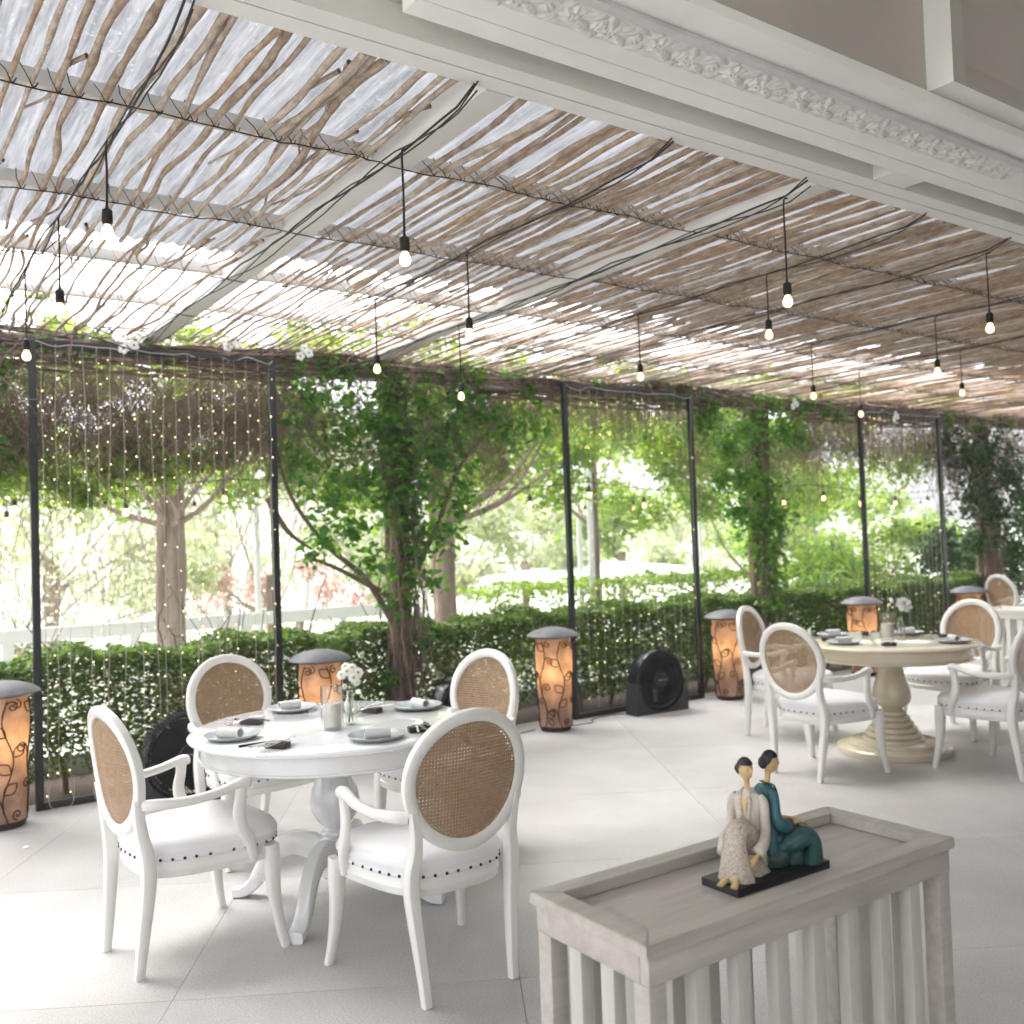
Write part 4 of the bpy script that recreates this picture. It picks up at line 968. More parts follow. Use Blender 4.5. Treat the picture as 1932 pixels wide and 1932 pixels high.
def cutlery_mesh(kind):
    mb = MB()
    if kind == 'knife':
        P = [(-.105, 0, 0), (-.10, 0, 0), (-.02, 0, .001), (.0, 0, .001), (.03, 0, .001), (.09, .002, .0), (.105, .005, 0)]; S = [(.003, .002), (.0045, .0028), (.004, .0024), (.0032, .002), (.0075, .0009), (.007, .0008), (.001, .0006)]
    elif kind == 'fork':
        P = [(-.10, 0, 0), (-.095, 0, 0), (-.04, 0, .001), (.02, 0, .003), (.045, 0, .0), (.06, 0, -.001), (.066, 0, 0)]; S = [(.003, .0012), (.0045, .0015), (.0032, .0013), (.0022, .0014), (.004, .001), (.0095, .0008), (.0095, .0007)]
        for k in range(4): sweep([(.064, -.008+.0053*k, 0), (.085, -.008+.0053*k, .003), (.1, -.0075+.005*k, .008)], [(.0014, .0007), (.0012, .0007), (.0006, .0005)], ref=(0, 1, 0), n=6, seg=6, mb=mb)
    else:
        P = [(-.10, 0, 0), (-.095, 0, 0), (-.04, 0, .001), (.03, 0, .003), (.045, 0, .0015), (.06, 0, -.001), (.078, 0, -.001), (.094, 0, .002), (.1, 0, .004)]; S = [(.003, .0012), (.0045, .0015), (.0032, .0013), (.0022, .0014), (.006, .0012), (.0145, .001), (.017, .001), (.011, .001), (.001, .001)]
    sweep(P, S, ref=(0, 1, 0), n=8, seg=24, mb=mb)
    return mb.mesh(kind)
CUT = {k: cutlery_mesh(k) for k in ('knife', 'fork', 'spoon')}
REST = box(-.024, .024, -.048, .048, 0, .024, .002).mesh('cutlery_rest', angle=30)
def rest(loc, rz, label, pieces, group):
    o = O('cutlery_rest', REST, 'wood', loc=loc, rot=(0, 0, rz)); tag(o, 'dark wooden cutlery rest '+label, 'cutlery rest', group)
    ca, sa = math.cos(rz), math.sin(rz)
    for kind, y, a, m, lb in pieces:
        me = CUT[kind]
        if m == 'darkcut':
            me = me.copy(); me.materials.clear(); me.materials.append(M['darkcut'])
        xo = -.035
        q = O(kind, me, m, loc=(loc[0]+xo*ca-y*sa, loc[1]+xo*sa+y*ca, loc[2]+.0255), rot=(0, math.radians(4.5), rz+a)); q.scale = (1.22, 1.35, 2.0); tag(q, lb+' '+label, kind, 'cutlery')
T1 = .8005
g = 'blue grey plates on the near table'
plate((1.385, 4.13, T1), 0, 'blue grey plate at the left of the near table, before the sideways chair', g, 'grey linen napkin roll on the leftmost plate of the near table', math.radians(-54), (-.02, -.03))
plate((1.86, 4.625, T1), 0, 'blue grey plate at the back of the near table, left of the candle', g, 'grey linen napkin roll on the back plate left of the candle', 0, (-.02, -.01))
plate((2.34, 4.21, T1), 0, 'blue grey plate at the far right of the near table', g, 'grey linen napkin roll on the far right plate of the near table', math.radians(-84), (-.01, -.04))
plate((1.84, 3.67, T1), 0, 'blue grey plate at the front of the near table, beside the nearest chair', g, 'grey linen napkin roll on the front plate of the near table', math.radians(-19), (-.005, -.02))
gr = 'cutlery rests on the near table'
rest((1.46, 3.80, T1), math.radians(34), 'at the front left of the near table', [('fork', -.03, .1, 'chrome', 'steel fork on the rest'), ('spoon', -.012, .03, 'chrome', 'steel spoon on the rest'), ('knife', .008, -.1, 'chrome', 'steel knife on the rest'), ('knife', .03, -.28, 'darkcut', 'dark handled knife on the rest')], gr)
rest((1.57, 4.40, T1), math.radians(39), 'at the back left of the near table', [('spoon', -.02, 1.2, 'darkcut', 'dark spoon on the rest'), ('fork', .01, 2.8, 'chrome', 'steel fork on the rest'), ('spoon', .03, 3.0, 'chrome', 'steel spoon on the rest')], gr)
rest((2.12, 4.27, T1), math.radians(24), 'behind the flower vase on the near table', [('fork', -.02, 2.6, 'chrome', 'steel fork on the rest'), ('knife', .01, 3.3, 'chrome', 'steel knife on the rest'), ('spoon', .03, 2.9, 'chrome', 'steel spoon on the rest')], gr)
rest((2.05, 3.68, T1), math.radians(75), 'beside the nearest chair back on the near table', [('fork', -.03, .1, 'chrome', 'steel fork on the rest'), ('spoon', 0, -.05, 'chrome', 'steel spoon on the rest'), ('knife', .02, -.2, 'chrome', 'steel knife on the rest'), ('spoon', -.01, -.3, 'darkcut', 'dark spoon on the rest')], gr)
g = 'blue grey plates on the cream table'
plate((5.86, 4.32, T1), 0, 'blue grey plate at the front left of the cream table', g, 'grey napkin roll on the front left plate of the cream table', -.5)
plate((6.25, 4.70, T1), 0, 'blue grey plate at the back left of the cream table', g, 'grey napkin roll on the back left plate of the cream table', -.4)
plate((6.68, 4.35, T1), 0, 'blue grey plate at the back right of the cream table', g, 'grey napkin roll on the back right plate of the cream table', -.5)
plate((6.38, 3.80, T1), 0, 'blue grey plate at the right of the cream table', g, 'grey napkin roll on the right plate of the cream table', 1.0)
gr = 'cutlery rests on the cream table'
rest((5.95, 4.02, T1), math.radians(40), 'at the front of the cream table', [('fork', -.03, .1, 'chrome', 'steel fork on the rest'), ('spoon', 0, .0, 'chrome', 'steel spoon on the rest'), ('knife', .03, -.2, 'chrome', 'steel knife on the rest')], gr)
rest((5.97, 4.56, T1), math.radians(-50), 'at the left of the cream table', [('knife', 0, 0, 'darkcut', 'dark knife on the rest')], gr)
rest((6.48, 4.58, T1), math.radians(-50), 'behind the candle on the cream table', [('spoon', 0, 2, 'darkcut', 'dark spoon on the rest')], gr)
rest((6.62, 4.02, T1), math.radians(-45), 'at the right of the cream table', [('knife', 0, 0, 'darkcut', 'dark long knife on the rest')], gr)

def candle(x, y, where, lit):
    t = thing('candle_glass', 'clear glass cylinder holding a pillar candle '+where, 'candle holder', (x, y, T1))
    O('glass', lathe([(.002, .001), (.046, .001), (.050, .004), (.050, .19), (.0475, .19), (.0475, .008), (.002, .008)], 40), 'glass', t)
    cn = tag(O('candle', lathe([(.005, .010), (.039, .010), (.041, .014), (.041, .108), (.038, .113), (.036, .109), (.02, .103), (.003, .102)], 32), 'wax', loc=(x, y, T1)), 'ivory pillar candle inside the glass '+where, 'candle')
    O('wick', lathe([(.001, .10), (.001, .113)], 6), 'cable', cn)
candle(1.80, 4.02, 'in the middle of the near table', 0); candle(6.32, 4.28, 'in the middle of the cream table', 0)
def vase(x, y, where, heads, big):
    t = thing('bud_vase', 'small clear glass bottle vase with water '+where, 'vase', (x, y, T1))
    O('glass', lathe([(.002, .001), (.028, .001), (.031, .006), (.031, .075), (.028, .095), (.016, .122), (.013, .13), (.017, .135), (.013, .148), (.0165, .155), (.0145, .155), (.011, .148), (.011, .13), (.026, .095), (.029, .075), (.029, .008), (.002, .006)], 28), 'glass', t)
    fl = thing('daisies' if not big else 'cream_flower', ('white daisies in the vase ' if not big else 'cream white bloom in the vase ')+where, 'flowers', (x, y, T1))
    for k, (hx, hy, hz, r) in enumerate(heads):
        P = crom([(.012*math.cos(k*2), .012*math.sin(k*2), .012), (.006*math.cos(k*2+3), .006*math.sin(k*2+3), .13), (hx*.6, hy*.6, .15+(hz-.15)*.5), (hx, hy, hz)], 12)
        V, F = tubes(P[None], .0014, 5); O('stem', npmesh('stem', V, F, True), 'stem', fl)
        hd = MB(); n = np.array([-.62+hx*6, -.65+hy*6, .55]); n /= np.linalg.norm(n); a = np.cross(n, (0, 0, 1)); a /= np.linalg.norm(a); b = np.cross(n, a); c = np.array([hx, hy, hz])
        if not big or r < .02:
            for layer in range(2):
                for q in range(16):
                    an = 2*PI*q/16+layer*.2; d = a*math.cos(an)+b*math.sin(an); s = -a*math.sin(an)+b*math.cos(an); rr = r*(1-.15*layer)*random.uniform(.9, 1.08); li = n*(.002*layer)
                    hd.add([c+d*r*.2+li, c+d*rr*.6+s*r*.12+li-n*.001, c+d*rr-n*.003, c+d*rr*.6-s*r*.12+li-n*.001], [(0, 1, 2, 3)])
            o = O('bloom', hd.mesh('bloom', False), 'petal', fl)
            disc = MB(); pr = lathe([(.26*r, .0), (.24*r, .0025), (.1*r, .004), (.001, .0042)], 10); v = pr.v[0]
            disc.add(c+v[:, :1]*a+v[:, 1:2]*b+(v[:, 2:3]+.002)*n, pr.f); O('flower_centre', disc, 'yel', o)
        else:
            for layer in range(6):
                for q in range(7):
                    an = 2*PI*q/7+layer*.7; d = a*math.cos(an)+b*math.sin(an); s = -a*math.sin(an)+b*math.cos(an); o1 = r*(1-.13*layer); li = n*(.012*layer*.7-.01)
                    hd.add([c+li*.2+d*r*.1, c+d*o1*.7+s*r*.34+li, c+d*o1*1.0+s*r*.15+li+n*.006, c+d*o1*1.0-s*r*.15+li+n*.006, c+d*o1*.7-s*r*.34+li], [(0, 1, 2, 3, 4)])
            O('bloom', hd.mesh('bloom', False), 'petal', fl)
    return t
vase(1.905, 4.055, 'beside the candle on the near table', [(-.02, -.02, .245, .030), (.012, .0, .255, .028), (.03, -.03, .235, .030), (-.035, .01, .228, .028), (.005, -.035, .215, .030), (.03, -.01, .19, .024), (-.005, .03, .26, .026), (-.03, -.01, .175, .016), (.045, .01, .215, .022)], False)
vase(6.40, 4.22, 'beside the candle on the cream table', [(.01, -.03, .25, .062), (-.05, .03, .275, .016), (-.07, .04, .25, .014), (-.03, .05, .29, .015)], True)

# ================================================================== STANDING LANTERNS
def bodyr(z):
    return float(np.interp(z, [0, .04, .2, .45, .65, .79], [.125, .135, .142, .155, .160, .152]))
def lantern_meshes():
    D = {}; n = 56; zs = np.linspace(.03, .79, 26); v = []; f = []
    for z in zs:
        for k in range(n):
            a = 2*PI*k/n; r = bodyr(z)+.004*math.cos(5*a+z*3)-.003
            v.append((r*math.cos(a), r*math.sin(a), z))
    for i in range(len(zs)-1):
        for k in range(n): k2 = (k+1) % n; f.append((i*n+k, i*n+k2, (i+1)*n+k2, (i+1)*n+k))
    mb = MB(); mb.add(v, f); D['shade'] = mb.mesh('shade', angle=None)
    D['cap'] = lathe([(.02, .785), (.21, .790), (.226, .796), (.224, .803), (.20, .822), (.16, .842), (.10, .860), (.05, .868), (.01, .87)], 48).mesh('cap')
    D['base'] = lathe([(.02, 0), (.118, 0), (.128, .006), (.13, .028), (.122, .034), (.02, .034)], 40).mesh('base')
    curves = []
    def sp(cx, cz, r, turns, a0, dr): # spiral
        t = np.linspace(0, 1, 30); a = a0+dr*t*turns*2*PI; rr = r*(1-.82*t); return np.stack([cx+rr*np.cos(a), cz+rr*np.sin(a)], 1)
    def lf(x0, z0, x1, z1, w):
        t = np.linspace(0, 1, 12); d = np.array([x1-x0, z1-z0]); nrm = np.array([-d[1], d[0]]); o = []
        for s in (1, -1): o.append(np.array([x0, z0])+d*t[:, None]+nrm*(s*w*np.sin(PI*t))[:, None])
        return o
    C_ = 2*PI*.145; W4 = C_/6
    for q in range(6):
        X = q*W4+.05; t = np.linspace(0, 1, 34); fl = 1 if q % 2 else -1
        st = np.stack([X+fl*.028*np.sin(t*2*PI*1.5), .04+.72*t], 1); curves.append(st)
        def at(z): return X+fl*.028*math.sin((z-.04)/.72*2*PI*1.5)
        for z, s in ((.12, 1), (.21, -1), (.33, 1), (.43, -1), (.55, 1), (.68, -1)):
            x = at(z)
            if int(z*100+q) % 2: curves += lf(x, z, x+s*fl*.072, z+.062, .32)
            else:
                r = .036; curves.append(sp(x+s*fl*.05, z+.045, r, 1.35, PI if s*fl > 0 else 0, -s*fl))
                curves.append(np.array([[x, z-.02], [x+s*fl*.004, z+.01], [x+s*fl*.014, z+.045]]))
        curves.append(sp(X+.05, .735, .03, 1.2, PI/2, fl)); curves.append(sp(X+.055, .085, .033, 1.3, -PI/2, fl))
    mb = MB()
    for c in curves:
        c = crom([tuple(p)+(0,) for p in c], max(8, len(c)))[:, :2]
        P = []
        for x, z in c:
            z = min(max(z, .036), .786); a = x/.145; r = bodyr(z)+.005; P.append((r*math.cos(a), r*math.sin(a), z))
        V, F = tubes(np.array(P)[None],   .0044, 5); mb.add(V, [tuple(int(i) for i in q) for q in F])
    for z in (.036, .784):
        P = [((bodyr(z)+.003)*math.cos(a), (bodyr(z)+.003)*math.sin(a), z) for a in np.linspace(0, 2*PI, 49)[:-1]]
        sweep(P, [(.005, .005)]*48, ref=(0, 0, 1), n=6, closed=True, mb=mb)
    D['iron'] = mb.mesh('scrollwork')
    D['bulb'] = lathe([(.001, -.04), (.02, -.03), (.03, 0), (.02, .03), (.012, .045), (.012, .06), (.001, .06)], 16).mesh('bulb')
    return D
LN = lantern_meshes()
def lantern(x, y, rz, label, power=.85):
    t = thing('standing_lantern', label, 'lantern', (x, y, 0), rz, 'glowing scrollwork lanterns along the hedge')
    O('shade', LN['shade'], 'mica', t); O('cap', LN['cap'], 'slate', t); O('base', LN['base'], 'iron', t); O('scrollwork', LN['iron'], 'iron', t, kind='stuff')
    O('bulb', LN['bulb'], 'bulb', t, loc=(0, 0, .46))
    ld = bpy.data.lights.new('lantern_light', 'POINT'); ld.energy = power; ld.color = (1, .70, .30); ld.shadow_soft_size = .05
    lo = bpy.data.objects.new('lantern_light', ld); COL.objects.link(lo); lo.parent = t; lo.location = (0, 0, .50)
lantern(.80, 6.60, .3, 'glowing lantern with iron scrollwork cut by the left edge of the picture')
lantern(2.88, 6.62, 1.1, 'glowing scrollwork lantern behind the near table, left of the vine trunk')
lantern(5.00, 6.60, 2.0, 'glowing scrollwork lantern standing left of the square fan base, at the middle frame')
lantern(7.17, 6.62, 2.9, 'glowing scrollwork lantern just left of the cream table chairs')
lantern(9.33, 6.62, 3.6, 'glowing scrollwork lantern behind the cream table')
lantern(11.50, 6.62, 4.4, 'farthest glowing scrollwork lantern, above the far chair back at right')

# ================================================================== FLOOR FANS
def fan_meshes():
    D = {}; R_ = .275
    def vert(mb):   # rotate lathe axis z -> -y (front faces -y)
        for v in mb.v:
            x, y, z = v[:, 0].copy(), v[:, 1].copy(), v[:, 2].copy(); v[:, 0] = x; v[:, 1] = -z; v[:, 2] = y
        return mb
    D['ring'] = vert(lathe([(R_-.012, -.07), (R_, -.07), (R_+.004, -.05), (R_+.002, .03), (R_-.002, .055), (R_-.016, .064), (R_-.03, .060), (R_-.034, .05), (R_-.02, .04), (R_-.014, -.06)], 64, cap=False)).mesh('ring')
    mb = MB(); P = []
    for s, y0, bow in ((1, .055, .02), (1, -.055, -.01)):
        for k in range(64):
            t = np.linspace(0, 1, 9); r = .062+(R_-.085+.06-.0)*t; a = 2*PI*k/64+s*.55*t**1.2
            P.append(np.stack([r*np.cos(a), -(y0+bow*(1-t*t)), r*np.sin(a)], 1))
    V, F = tubes(np.array(P), .0026, 3); mb.add(V, [tuple(int(i) for i in q) for q in F])
    for rr, yy in ((.10, .072), (.155, .069), (.21, .064)):
        sweep([(rr*math.cos(a), -yy, rr*math.sin(a)) for a in np.linspace(0, 2*PI, 49)[:-1]], [(.002, .002)]*48, ref=(0, 1, 0), n=4, closed=True, mb=mb)
    D['grille'] = mb.mesh('grille')
    D['hub'] = vert(lathe([(.03, .06), (.064, .066), (.066, .076), (.060, .082), (.01, .084)], 32)).mesh('hub')
    D['motor'] = vert(lathe([(.01, -.11), (.05, -.105), (.06, -.09), (.06, -.02), (.045, .03), (.01, .035)], 24)).mesh('motor')
    bl = []
    for k in range(5):
        n, m_ = 10, 6; v = []; f = []
        for i in range(n):
            for j in range(m_):
                r = .045+.185*i/(n-1); w = .55+.12*math.sin(i/(n-1)*PI); a = k*2*PI/5+(j/(m_-1)-.5)*w*2+.25*i/(n-1)
                v.append((r*math.cos(a), .028*(j/(m_-1)-.5)*2, r*math.sin(a)))
        for i in range(n-1):
            for j in range(m_-1): f.append((i*m_+j, i*m_+j+1, (i+1)*m_+j+1, (i+1)*m_+j))
        b = MB(); b.add(v, f); bl.append(b.mesh('blade'))
    D['blades'] = bl
    # stand: slab with a round cut: build from a front outline
    def slab(y0, y1, W, cz, Rc):
        mb = MB(); v = []; f = []; n = 24
        for y in (y0, y1):
            for k in range(n+1):
                x = -W+2*W*k/n; zt = cz-math.sqrt(max(Rc*Rc-x*x, 0)) if abs(x) < Rc else cz
                zt = max(zt, .012) if abs(x) < Rc-.02 else (cz-.02)
                v += [(x*(1.04), y*1.0, 0), (x, y, zt)]
        m2 = 2*(n+1)
        for k in range(n):
            a = 2*k; f += [(a, a+2, a+3, a+1), (m2+a, m2+a+1, m2+a+3, m2+a+2), (a+1, a+3, m2+a+3, m2+a+1), (a, m2+a, m2+a+2, a+2)]
        f += [(0, 1, m2+1, m2), (2*n, m2+2*n, m2+2*n+1, 2*n+1)]
        mb.add(v, f); return mb.mesh('stand', angle=30)
    D['stand'] = slab(-.075, .075, .298, .30, R_+.006)
    return D
FN = fan_meshes()
def text_mesh(s, size, name):
    cu = bpy.data.curves.new(name, 'FONT'); cu.body = s; cu.size = size; cu.extrude = .0004; cu.align_x = 'CENTER'
    o = bpy.data.objects.new(name, cu); COL.objects.link(o); dg = bpy.context.evaluated_depsgraph_get(); dg.update()
    me = bpy.data.meshes.new_from_object(o.evaluated_get(dg)); bpy.data.objects.remove(o); me.name = name; return me
M['lettering'] = mat('pale_lettering', (.55, .6, .68), .5); M['lettering_blue'] = mat('blue_lettering', (.25, .42, .62), .5)
AIR = text_mesh('AIR', .022, 'lettering'); 
def floor_fan(x, y, rz, tilt, label):
    t = thing('floor_fan', label, 'fan', (x, y, 0), rz, 'black floor fans along the hedge')
    L = (0, 0, .298); R3 = (tilt, 0, 0)
    for nme, key in (('ring', 'ring'), ('grille', 'grille'), ('hub', 'hub'), ('motor', 'motor')):
        o = O(nme, FN[key], 'rim' if nme == 'ring' else 'plastic', t, L, R3, kind='stuff' if nme == 'grille' else None)
        if nme == 'hub':
            O('lettering', AIR, 'lettering', o, (-.025, -.0845, -.006), (PI/2, 0, 0))
            P = np.array([[(-.004, -.085, -.001), (.01, -.085, .006), (.02, -.085, -.004), (.032, -.085, .006), (.042, -.085, 0), (.052, -.083, .004)]]); V, F = tubes(P, .0022, 5); O('lettering', npmesh('lettering', V, F), 'lettering_blue', o)
    for b in FN['blades']: O('blade', b, 'plastic', t, L, R3)
    O('stand', FN['stand'], 'standp', t)
floor_fan(1.86, 6.42, math.radians(-8), math.radians(-6), 'round black floor fan behind the sideways chair at left')
floor_fan(4.02, 6.55, math.radians(12), 0, 'black floor fan mostly hidden behind the near table, right of the vine trunk')
floor_fan(6.18, 6.60, math.radians(-4), 0, 'black square based floor fan on open floor at the middle frame')

# ================================================================== SLATTED CONSOLES
def console(label, loc, rz, Lx, Ly, H, m, group):
    t = thing('console_table', label, 'console', loc, rz, group); hx, hy = Lx/2, Ly/2; ms = 'slat' if m == 'furn' else m; lip = .026; rw = .052
    def rail(x0, x1, y0, y1, nm): O(nm, box(x0, x1, y0, y1, H-lip, H, .003).mesh(nm, angle=30), m, t)
    # tray top: mitred look with a tiny gap line at the corners
    for (v, nm) in [([(-hx, -hy), (hx, -hy), (hx-rw, -hy+rw), (-hx+rw, -hy+rw)], 'top_rail'), ([(hx, -hy), (hx, hy), (hx-rw, hy-rw), (hx-rw, -hy+rw)], 'top_rail'),
                    ([(hx, hy), (-hx, hy), (-hx+rw, hy-rw), (hx-rw, hy-rw)], 'top_rail'), ([(-hx, hy), (-hx, -hy), (-hx+rw, -hy+rw), (-hx+rw, hy-rw)], 'top_rail')]:
        c = (sum(p[0] for p in v)/4, sum(p[1] for p in v)/4); v = [(c[0]+(p[0]-c[0])*.9995, c[1]+(p[1]-c[1])*.9985) for p in v]
        bm = bmesh.new(); vs = [bm.verts.new((p[0], p[1], z)) for z in (H-lip, H) for p in v]
        for q in ((3, 2, 1, 0), (4, 5, 6, 7), (0, 1, 5, 4), (1, 2, 6, 5), (2, 3, 7, 6), (3, 0, 4, 7)): bm.faces.new([vs[i] for i in q])
        bmesh.ops.bevel(bm, geom=bm.edges[:], offset=.002, segments=2, affect='EDGES'); me = bpy.data.meshes.new(nm); bm.to_mesh(me); bm.free(); fin(me, True, 40)
        O(nm, me, m, t)
    O('tray_panel', box(-hx+rw*.8, hx-rw*.8, -hy+rw*.8, hy-rw*.8, H-lip-.022, H-lip-.001), m, t)
    for y0, y1 in ((-hy+.010, -hy+.035), (hy-.035, hy-.010)): O('apron', box(-hx+.011, hx-.011, y0, y1, H-.082, H-lip-.0005, .002).mesh('apron', angle=30), m, t)
    for x0, x1 in ((-hx+.010, -hx+.035), (hx-.035, hx-.010)): O('apron', box(x0, x1, -hy+.0355, hy-.0355, H-.0815, H-lip-.0005, .002).mesh('apron', angle=30), m, t)
    w = .044; d = .030; leg = box(0, w, 0, w, 0, H-.083, .002).mesh('leg', angle=30)
    for x in (-hx+.012, hx-.012-w):
        for y in (-hy+.012, hy-.012-w): O('leg', leg, m, t, (x, y, 0))
    sl = box(-.0195, .0195, 0, d, .05, H-.083, .002).mesh('slat', angle=30); n = 7
    for k in range(n):
        x = -hx+.035+(Lx-.07)*(k+1)/(n+1)
        O('slat', sl, ms, t, (x, -hy+.014, 0)); O('slat', sl, ms, t, (x, hy-.014-d, 0))
    sl2 = box(0, d, -.0195, .0195, .05, H-.083, .002).mesh('slat', angle=30)
    for k in range(2):
        y = -hy+.035+(Ly-.07)*(k+1)/3
        O('slat', sl2, ms, t, (-hx+.014, y, 0)); O('slat', sl2, ms, t, (hx-.014-d, y, 0))
    O('bottom_shelf', box(-hx+.06, hx-.06, -hy+.06, hy-.06, .03, .049, .002), m, t)
    return t
console('grey washed wooden console with slatted sides and tray top in the near right corner', (1.715, 1.530, 0), math.radians(-.3), 1.005, .372, .85, 'furn', 'slatted consoles')
console('white slatted console at the far right beside the cream table', (8.76, 4.36, 0), math.radians(90), 1.005, .372, .85, 'paint', 'slatted consoles')

# ================================================================== FIGURINES
def loft(rings, n=24, seg=None, mb=None, wob=None):
    """rings: (cx,cy,cz,rx,ry, tilt_x)  elliptical sections, smoothed"""
    D = np.array(rings, float)
    if seg: D = crom(D, seg)
    mb = mb or MB(); v = []; f = []; K = len(D)
    for i, (cx, cy, cz, rx, ry, tl) in enumerate(D):
        for k in range(n):
            a = 2*PI*k/n; w = 1+(wob(i/(K-1), a) if wob else 0)
            x = rx*w*math.cos(a); y = ry*w*math.sin(a)
            v.append((cx+x, cy+y*math.cos(tl), cz+y*math.sin(tl)))
    for i in range(K-1):
        for k in range(n): k2 = (k+1) % n; f.append((i*n+k, i*n+k2, (i+1)*n+k2, (i+1)*n+k))
    f.append(tuple(range(n))[::-1]); f.append(tuple((K-1)*n+k for k in range(n)))
    return mb.add(v, f)
def head(parent, x, y, z, turn, s, skin, hair, bun=True):
    """head centred at x,y,z facing +y turned by `turn`"""
    n, m_ = 36, 26; v = []; f = []
    for i in range(m_):
        p = PI*i/(m_-1); 
        for k in range(n):
            a = 2*PI*k/n; st = math.sin(p); X = .0150*st*math.cos(a); Y = .0182*st*math.sin(a); Z = .0215*math.cos(p)
            if Z < 0: q = 1+Z*9; X *= max(q, .7)*1.02; Y *= 1 if Y > 0 else .86
            if Y > 0:
                fx = X/.0150; 
                Y += .0042*math.exp(-(fx/.16)**2-((Z+.0035)/.0045)**2)+.0022*math.exp(-(fx/.12)**2-((Z-.002)/.006)**2)     # nose
                Y -= .0022*(math.exp(-((fx-.38)/.2)**2)+math.exp(-((fx+.38)/.2)**2))*math.exp(-((Z-.0025)/.0032)**2)      # eye sockets
                Y += .0014*(math.exp(-((fx-.38)/.22)**2)+math.exp(-((fx+.38)/.22)**2))*math.exp(-((Z-.0068)/.002)**2)
                Y += .0016*math.exp(-(fx/.3)**2-((Z+.0105)/.0016)**2)+.0013*math.exp(-(fx/.26)**2-((Z+.0130)/.0014)**2)-.0010*math.exp(-(fx/.3)**2-((Z+.01175)/.0006)**2)  # lips
                Y += .0018*math.exp(-(fx/.4)**2-((Z+.0185)/.003)**2)
            v.append((X, Y, Z))
    for i in range(m_-1):
        for k in range(n): k2 = (k+1) % n; f.append((i*n+k, (i+1)*n+k, (i+1)*n+k2, i*n+k2))
    mb = MB(); mb.add(v, f)
    for sx in (-1, 1):   # ears
        e = lathe([(.0002, -.0018), (.0030, -.0014), (.0040, 0), (.0030, .0014), (.0002, .0018)], 10); q = e.v[0]
        mb.add(np.stack([sx*.0146+q[:, 2], -.001+q[:, 0]*.8, -.002+q[:, 1]*1.25], 1), e.f)
    eb = MB(); lp = MB(); el = lathe([(.0001, -.0006), (.0016, -.0004), (.0020, 0), (.0016, .0004), (.0001, .0006)], 10)
    for sx in (-1, 1):
        q = el.v[0]; yy = .0182*math.sqrt(1-(.0055/.0150)**2-(.0022/.0215)**2)
        eb.add(np.stack([sx*.0056+q[:, 0]*1.05, yy-.0014+q[:, 2]-abs(1)*np.abs(q[:, 0])*.3*0, .0020+q[:, 1]*.33], 1), el.f)
        eb.add(np.stack([sx*.0058+q[:, 0]*1.4, yy+.0006+q[:, 2]*.8, .0072+q[:, 1]*.20], 1), el.f)
    q = el.v[0]; lp.add(np.stack([q[:, 0]*1.35, .0182*.835+.0014+q[:, 2], -.0118+q[:, 1]*.55], 1), el.f)
    ca, sa = math.cos(turn), math.sin(turn)
    def place(mb):
        for q in mb.v:
            X = q[:, 0]*s; Y = q[:, 1]*s; Z = q[:, 2]*s; q[:, 0] = x+X*ca-Y*sa; q[:, 1] = y+X*sa+Y*ca; q[:, 2] = z+Z
        return mb
    O('head', place(mb), skin, parent); O('painted_eyes', place(eb), 'brown', parent); O('lips', place(lp), 'lipred', parent)
    hm = MB(); v = []; f = []; m2 = 18
    for i in range(m2):
        for k in range(n):
            a = 2*PI*k/n; fy = math.sin(a); lim = 1.15 if fy > 0 else 1.15+.85*(-fy)**.7; p = lim*i/(m2-1)+.0
            rr = 1.10+.03*math.sin(a*9+p*5); st = math.sin(p)
            v.append((.0160*rr*st*math.cos(a), .0192*rr*st*math.sin(a)-.0012, .0222*rr*math.cos(p)+.0015))
    for i in range(m2-1):
        for k in range(n): k2 = (k+1) % n; f.append((i*n+k, (i+1)*n+k, (i+1)*n+k2, i*n+k2))
    hm.add(v, f)
    b = MB(); v = []; f = []
    for i in range(12):
        for k in range(18):
            p = PI*i/11; a = 2*PI*k/18; r = .0125*(1+.06*math.sin(a*6+i)); v.append((r*math.sin(p)*math.cos(a), -.0175+r*.85*math.sin(p)*math.sin(a), .001+r*math.cos(p)*1.0))
    for i in range(11):
        for k in range(18): k2 = (k+1) % 18; f.append((i*18+k, (i+1)*18+k, (i+1)*18+k2, i*18+k2))
    hm.add(v, f); O('hair', place(hm), hair, parent)
def hand(mb, p, d, up, s=1.0, curl=.5, side=1):
    """five fingered hand as part of a mesh: p wrist, d forward dir, up back-of-hand dir"""
    p = np.array(p, float); d = np.array(d, float); d /= np.linalg.norm(d); up = np.array(up, float); up -= d*(up@d); up /= np.linalg.norm(up); r = np.cross(d, up)*side
    sweep([p-d*.004*s, p+d*.004*s, p+d*.011*s, p+d*.016*s], [(.0032*s, .0026*s), (.0048*s, .0028*s), (.0062*s, .0026*s), (.0058*s, .0020*s)], ref=tuple(r), n=10, seg=8, mb=mb)
    for k, (o, L) in enumerate([(-.0046, .012), (-.0015, .0145), (.0016, .0137), (.0046, .0105)]):
        b = p+d*.0145*s+r*o*s
        sweep([b, b+(d*.5*L-up*curl*.12*L)*s, b+(d*.85*L-up*curl*.5*L)*s, b+(d*1.0*L-up*curl*.95*L)*s], [(.0016*s, .0015*s), (.00155*s, .0014*s), (.0013*s, .0012*s), (.0007*s, .0007*s)], ref=tuple(r), n=6, seg=8, mb=mb)
    b = p+d*.004*s-r*.0045*s
    sweep([b, b+(d*.5-r*.6)*.0075*s, b+(d*.9-r*.55-up*.3)*.0125*s], [(.0021*s, .0018*s), (.0018*s, .0016*s), (.0009*s, .0009*s)], ref=tuple(up), n=6, seg=7, mb=mb)
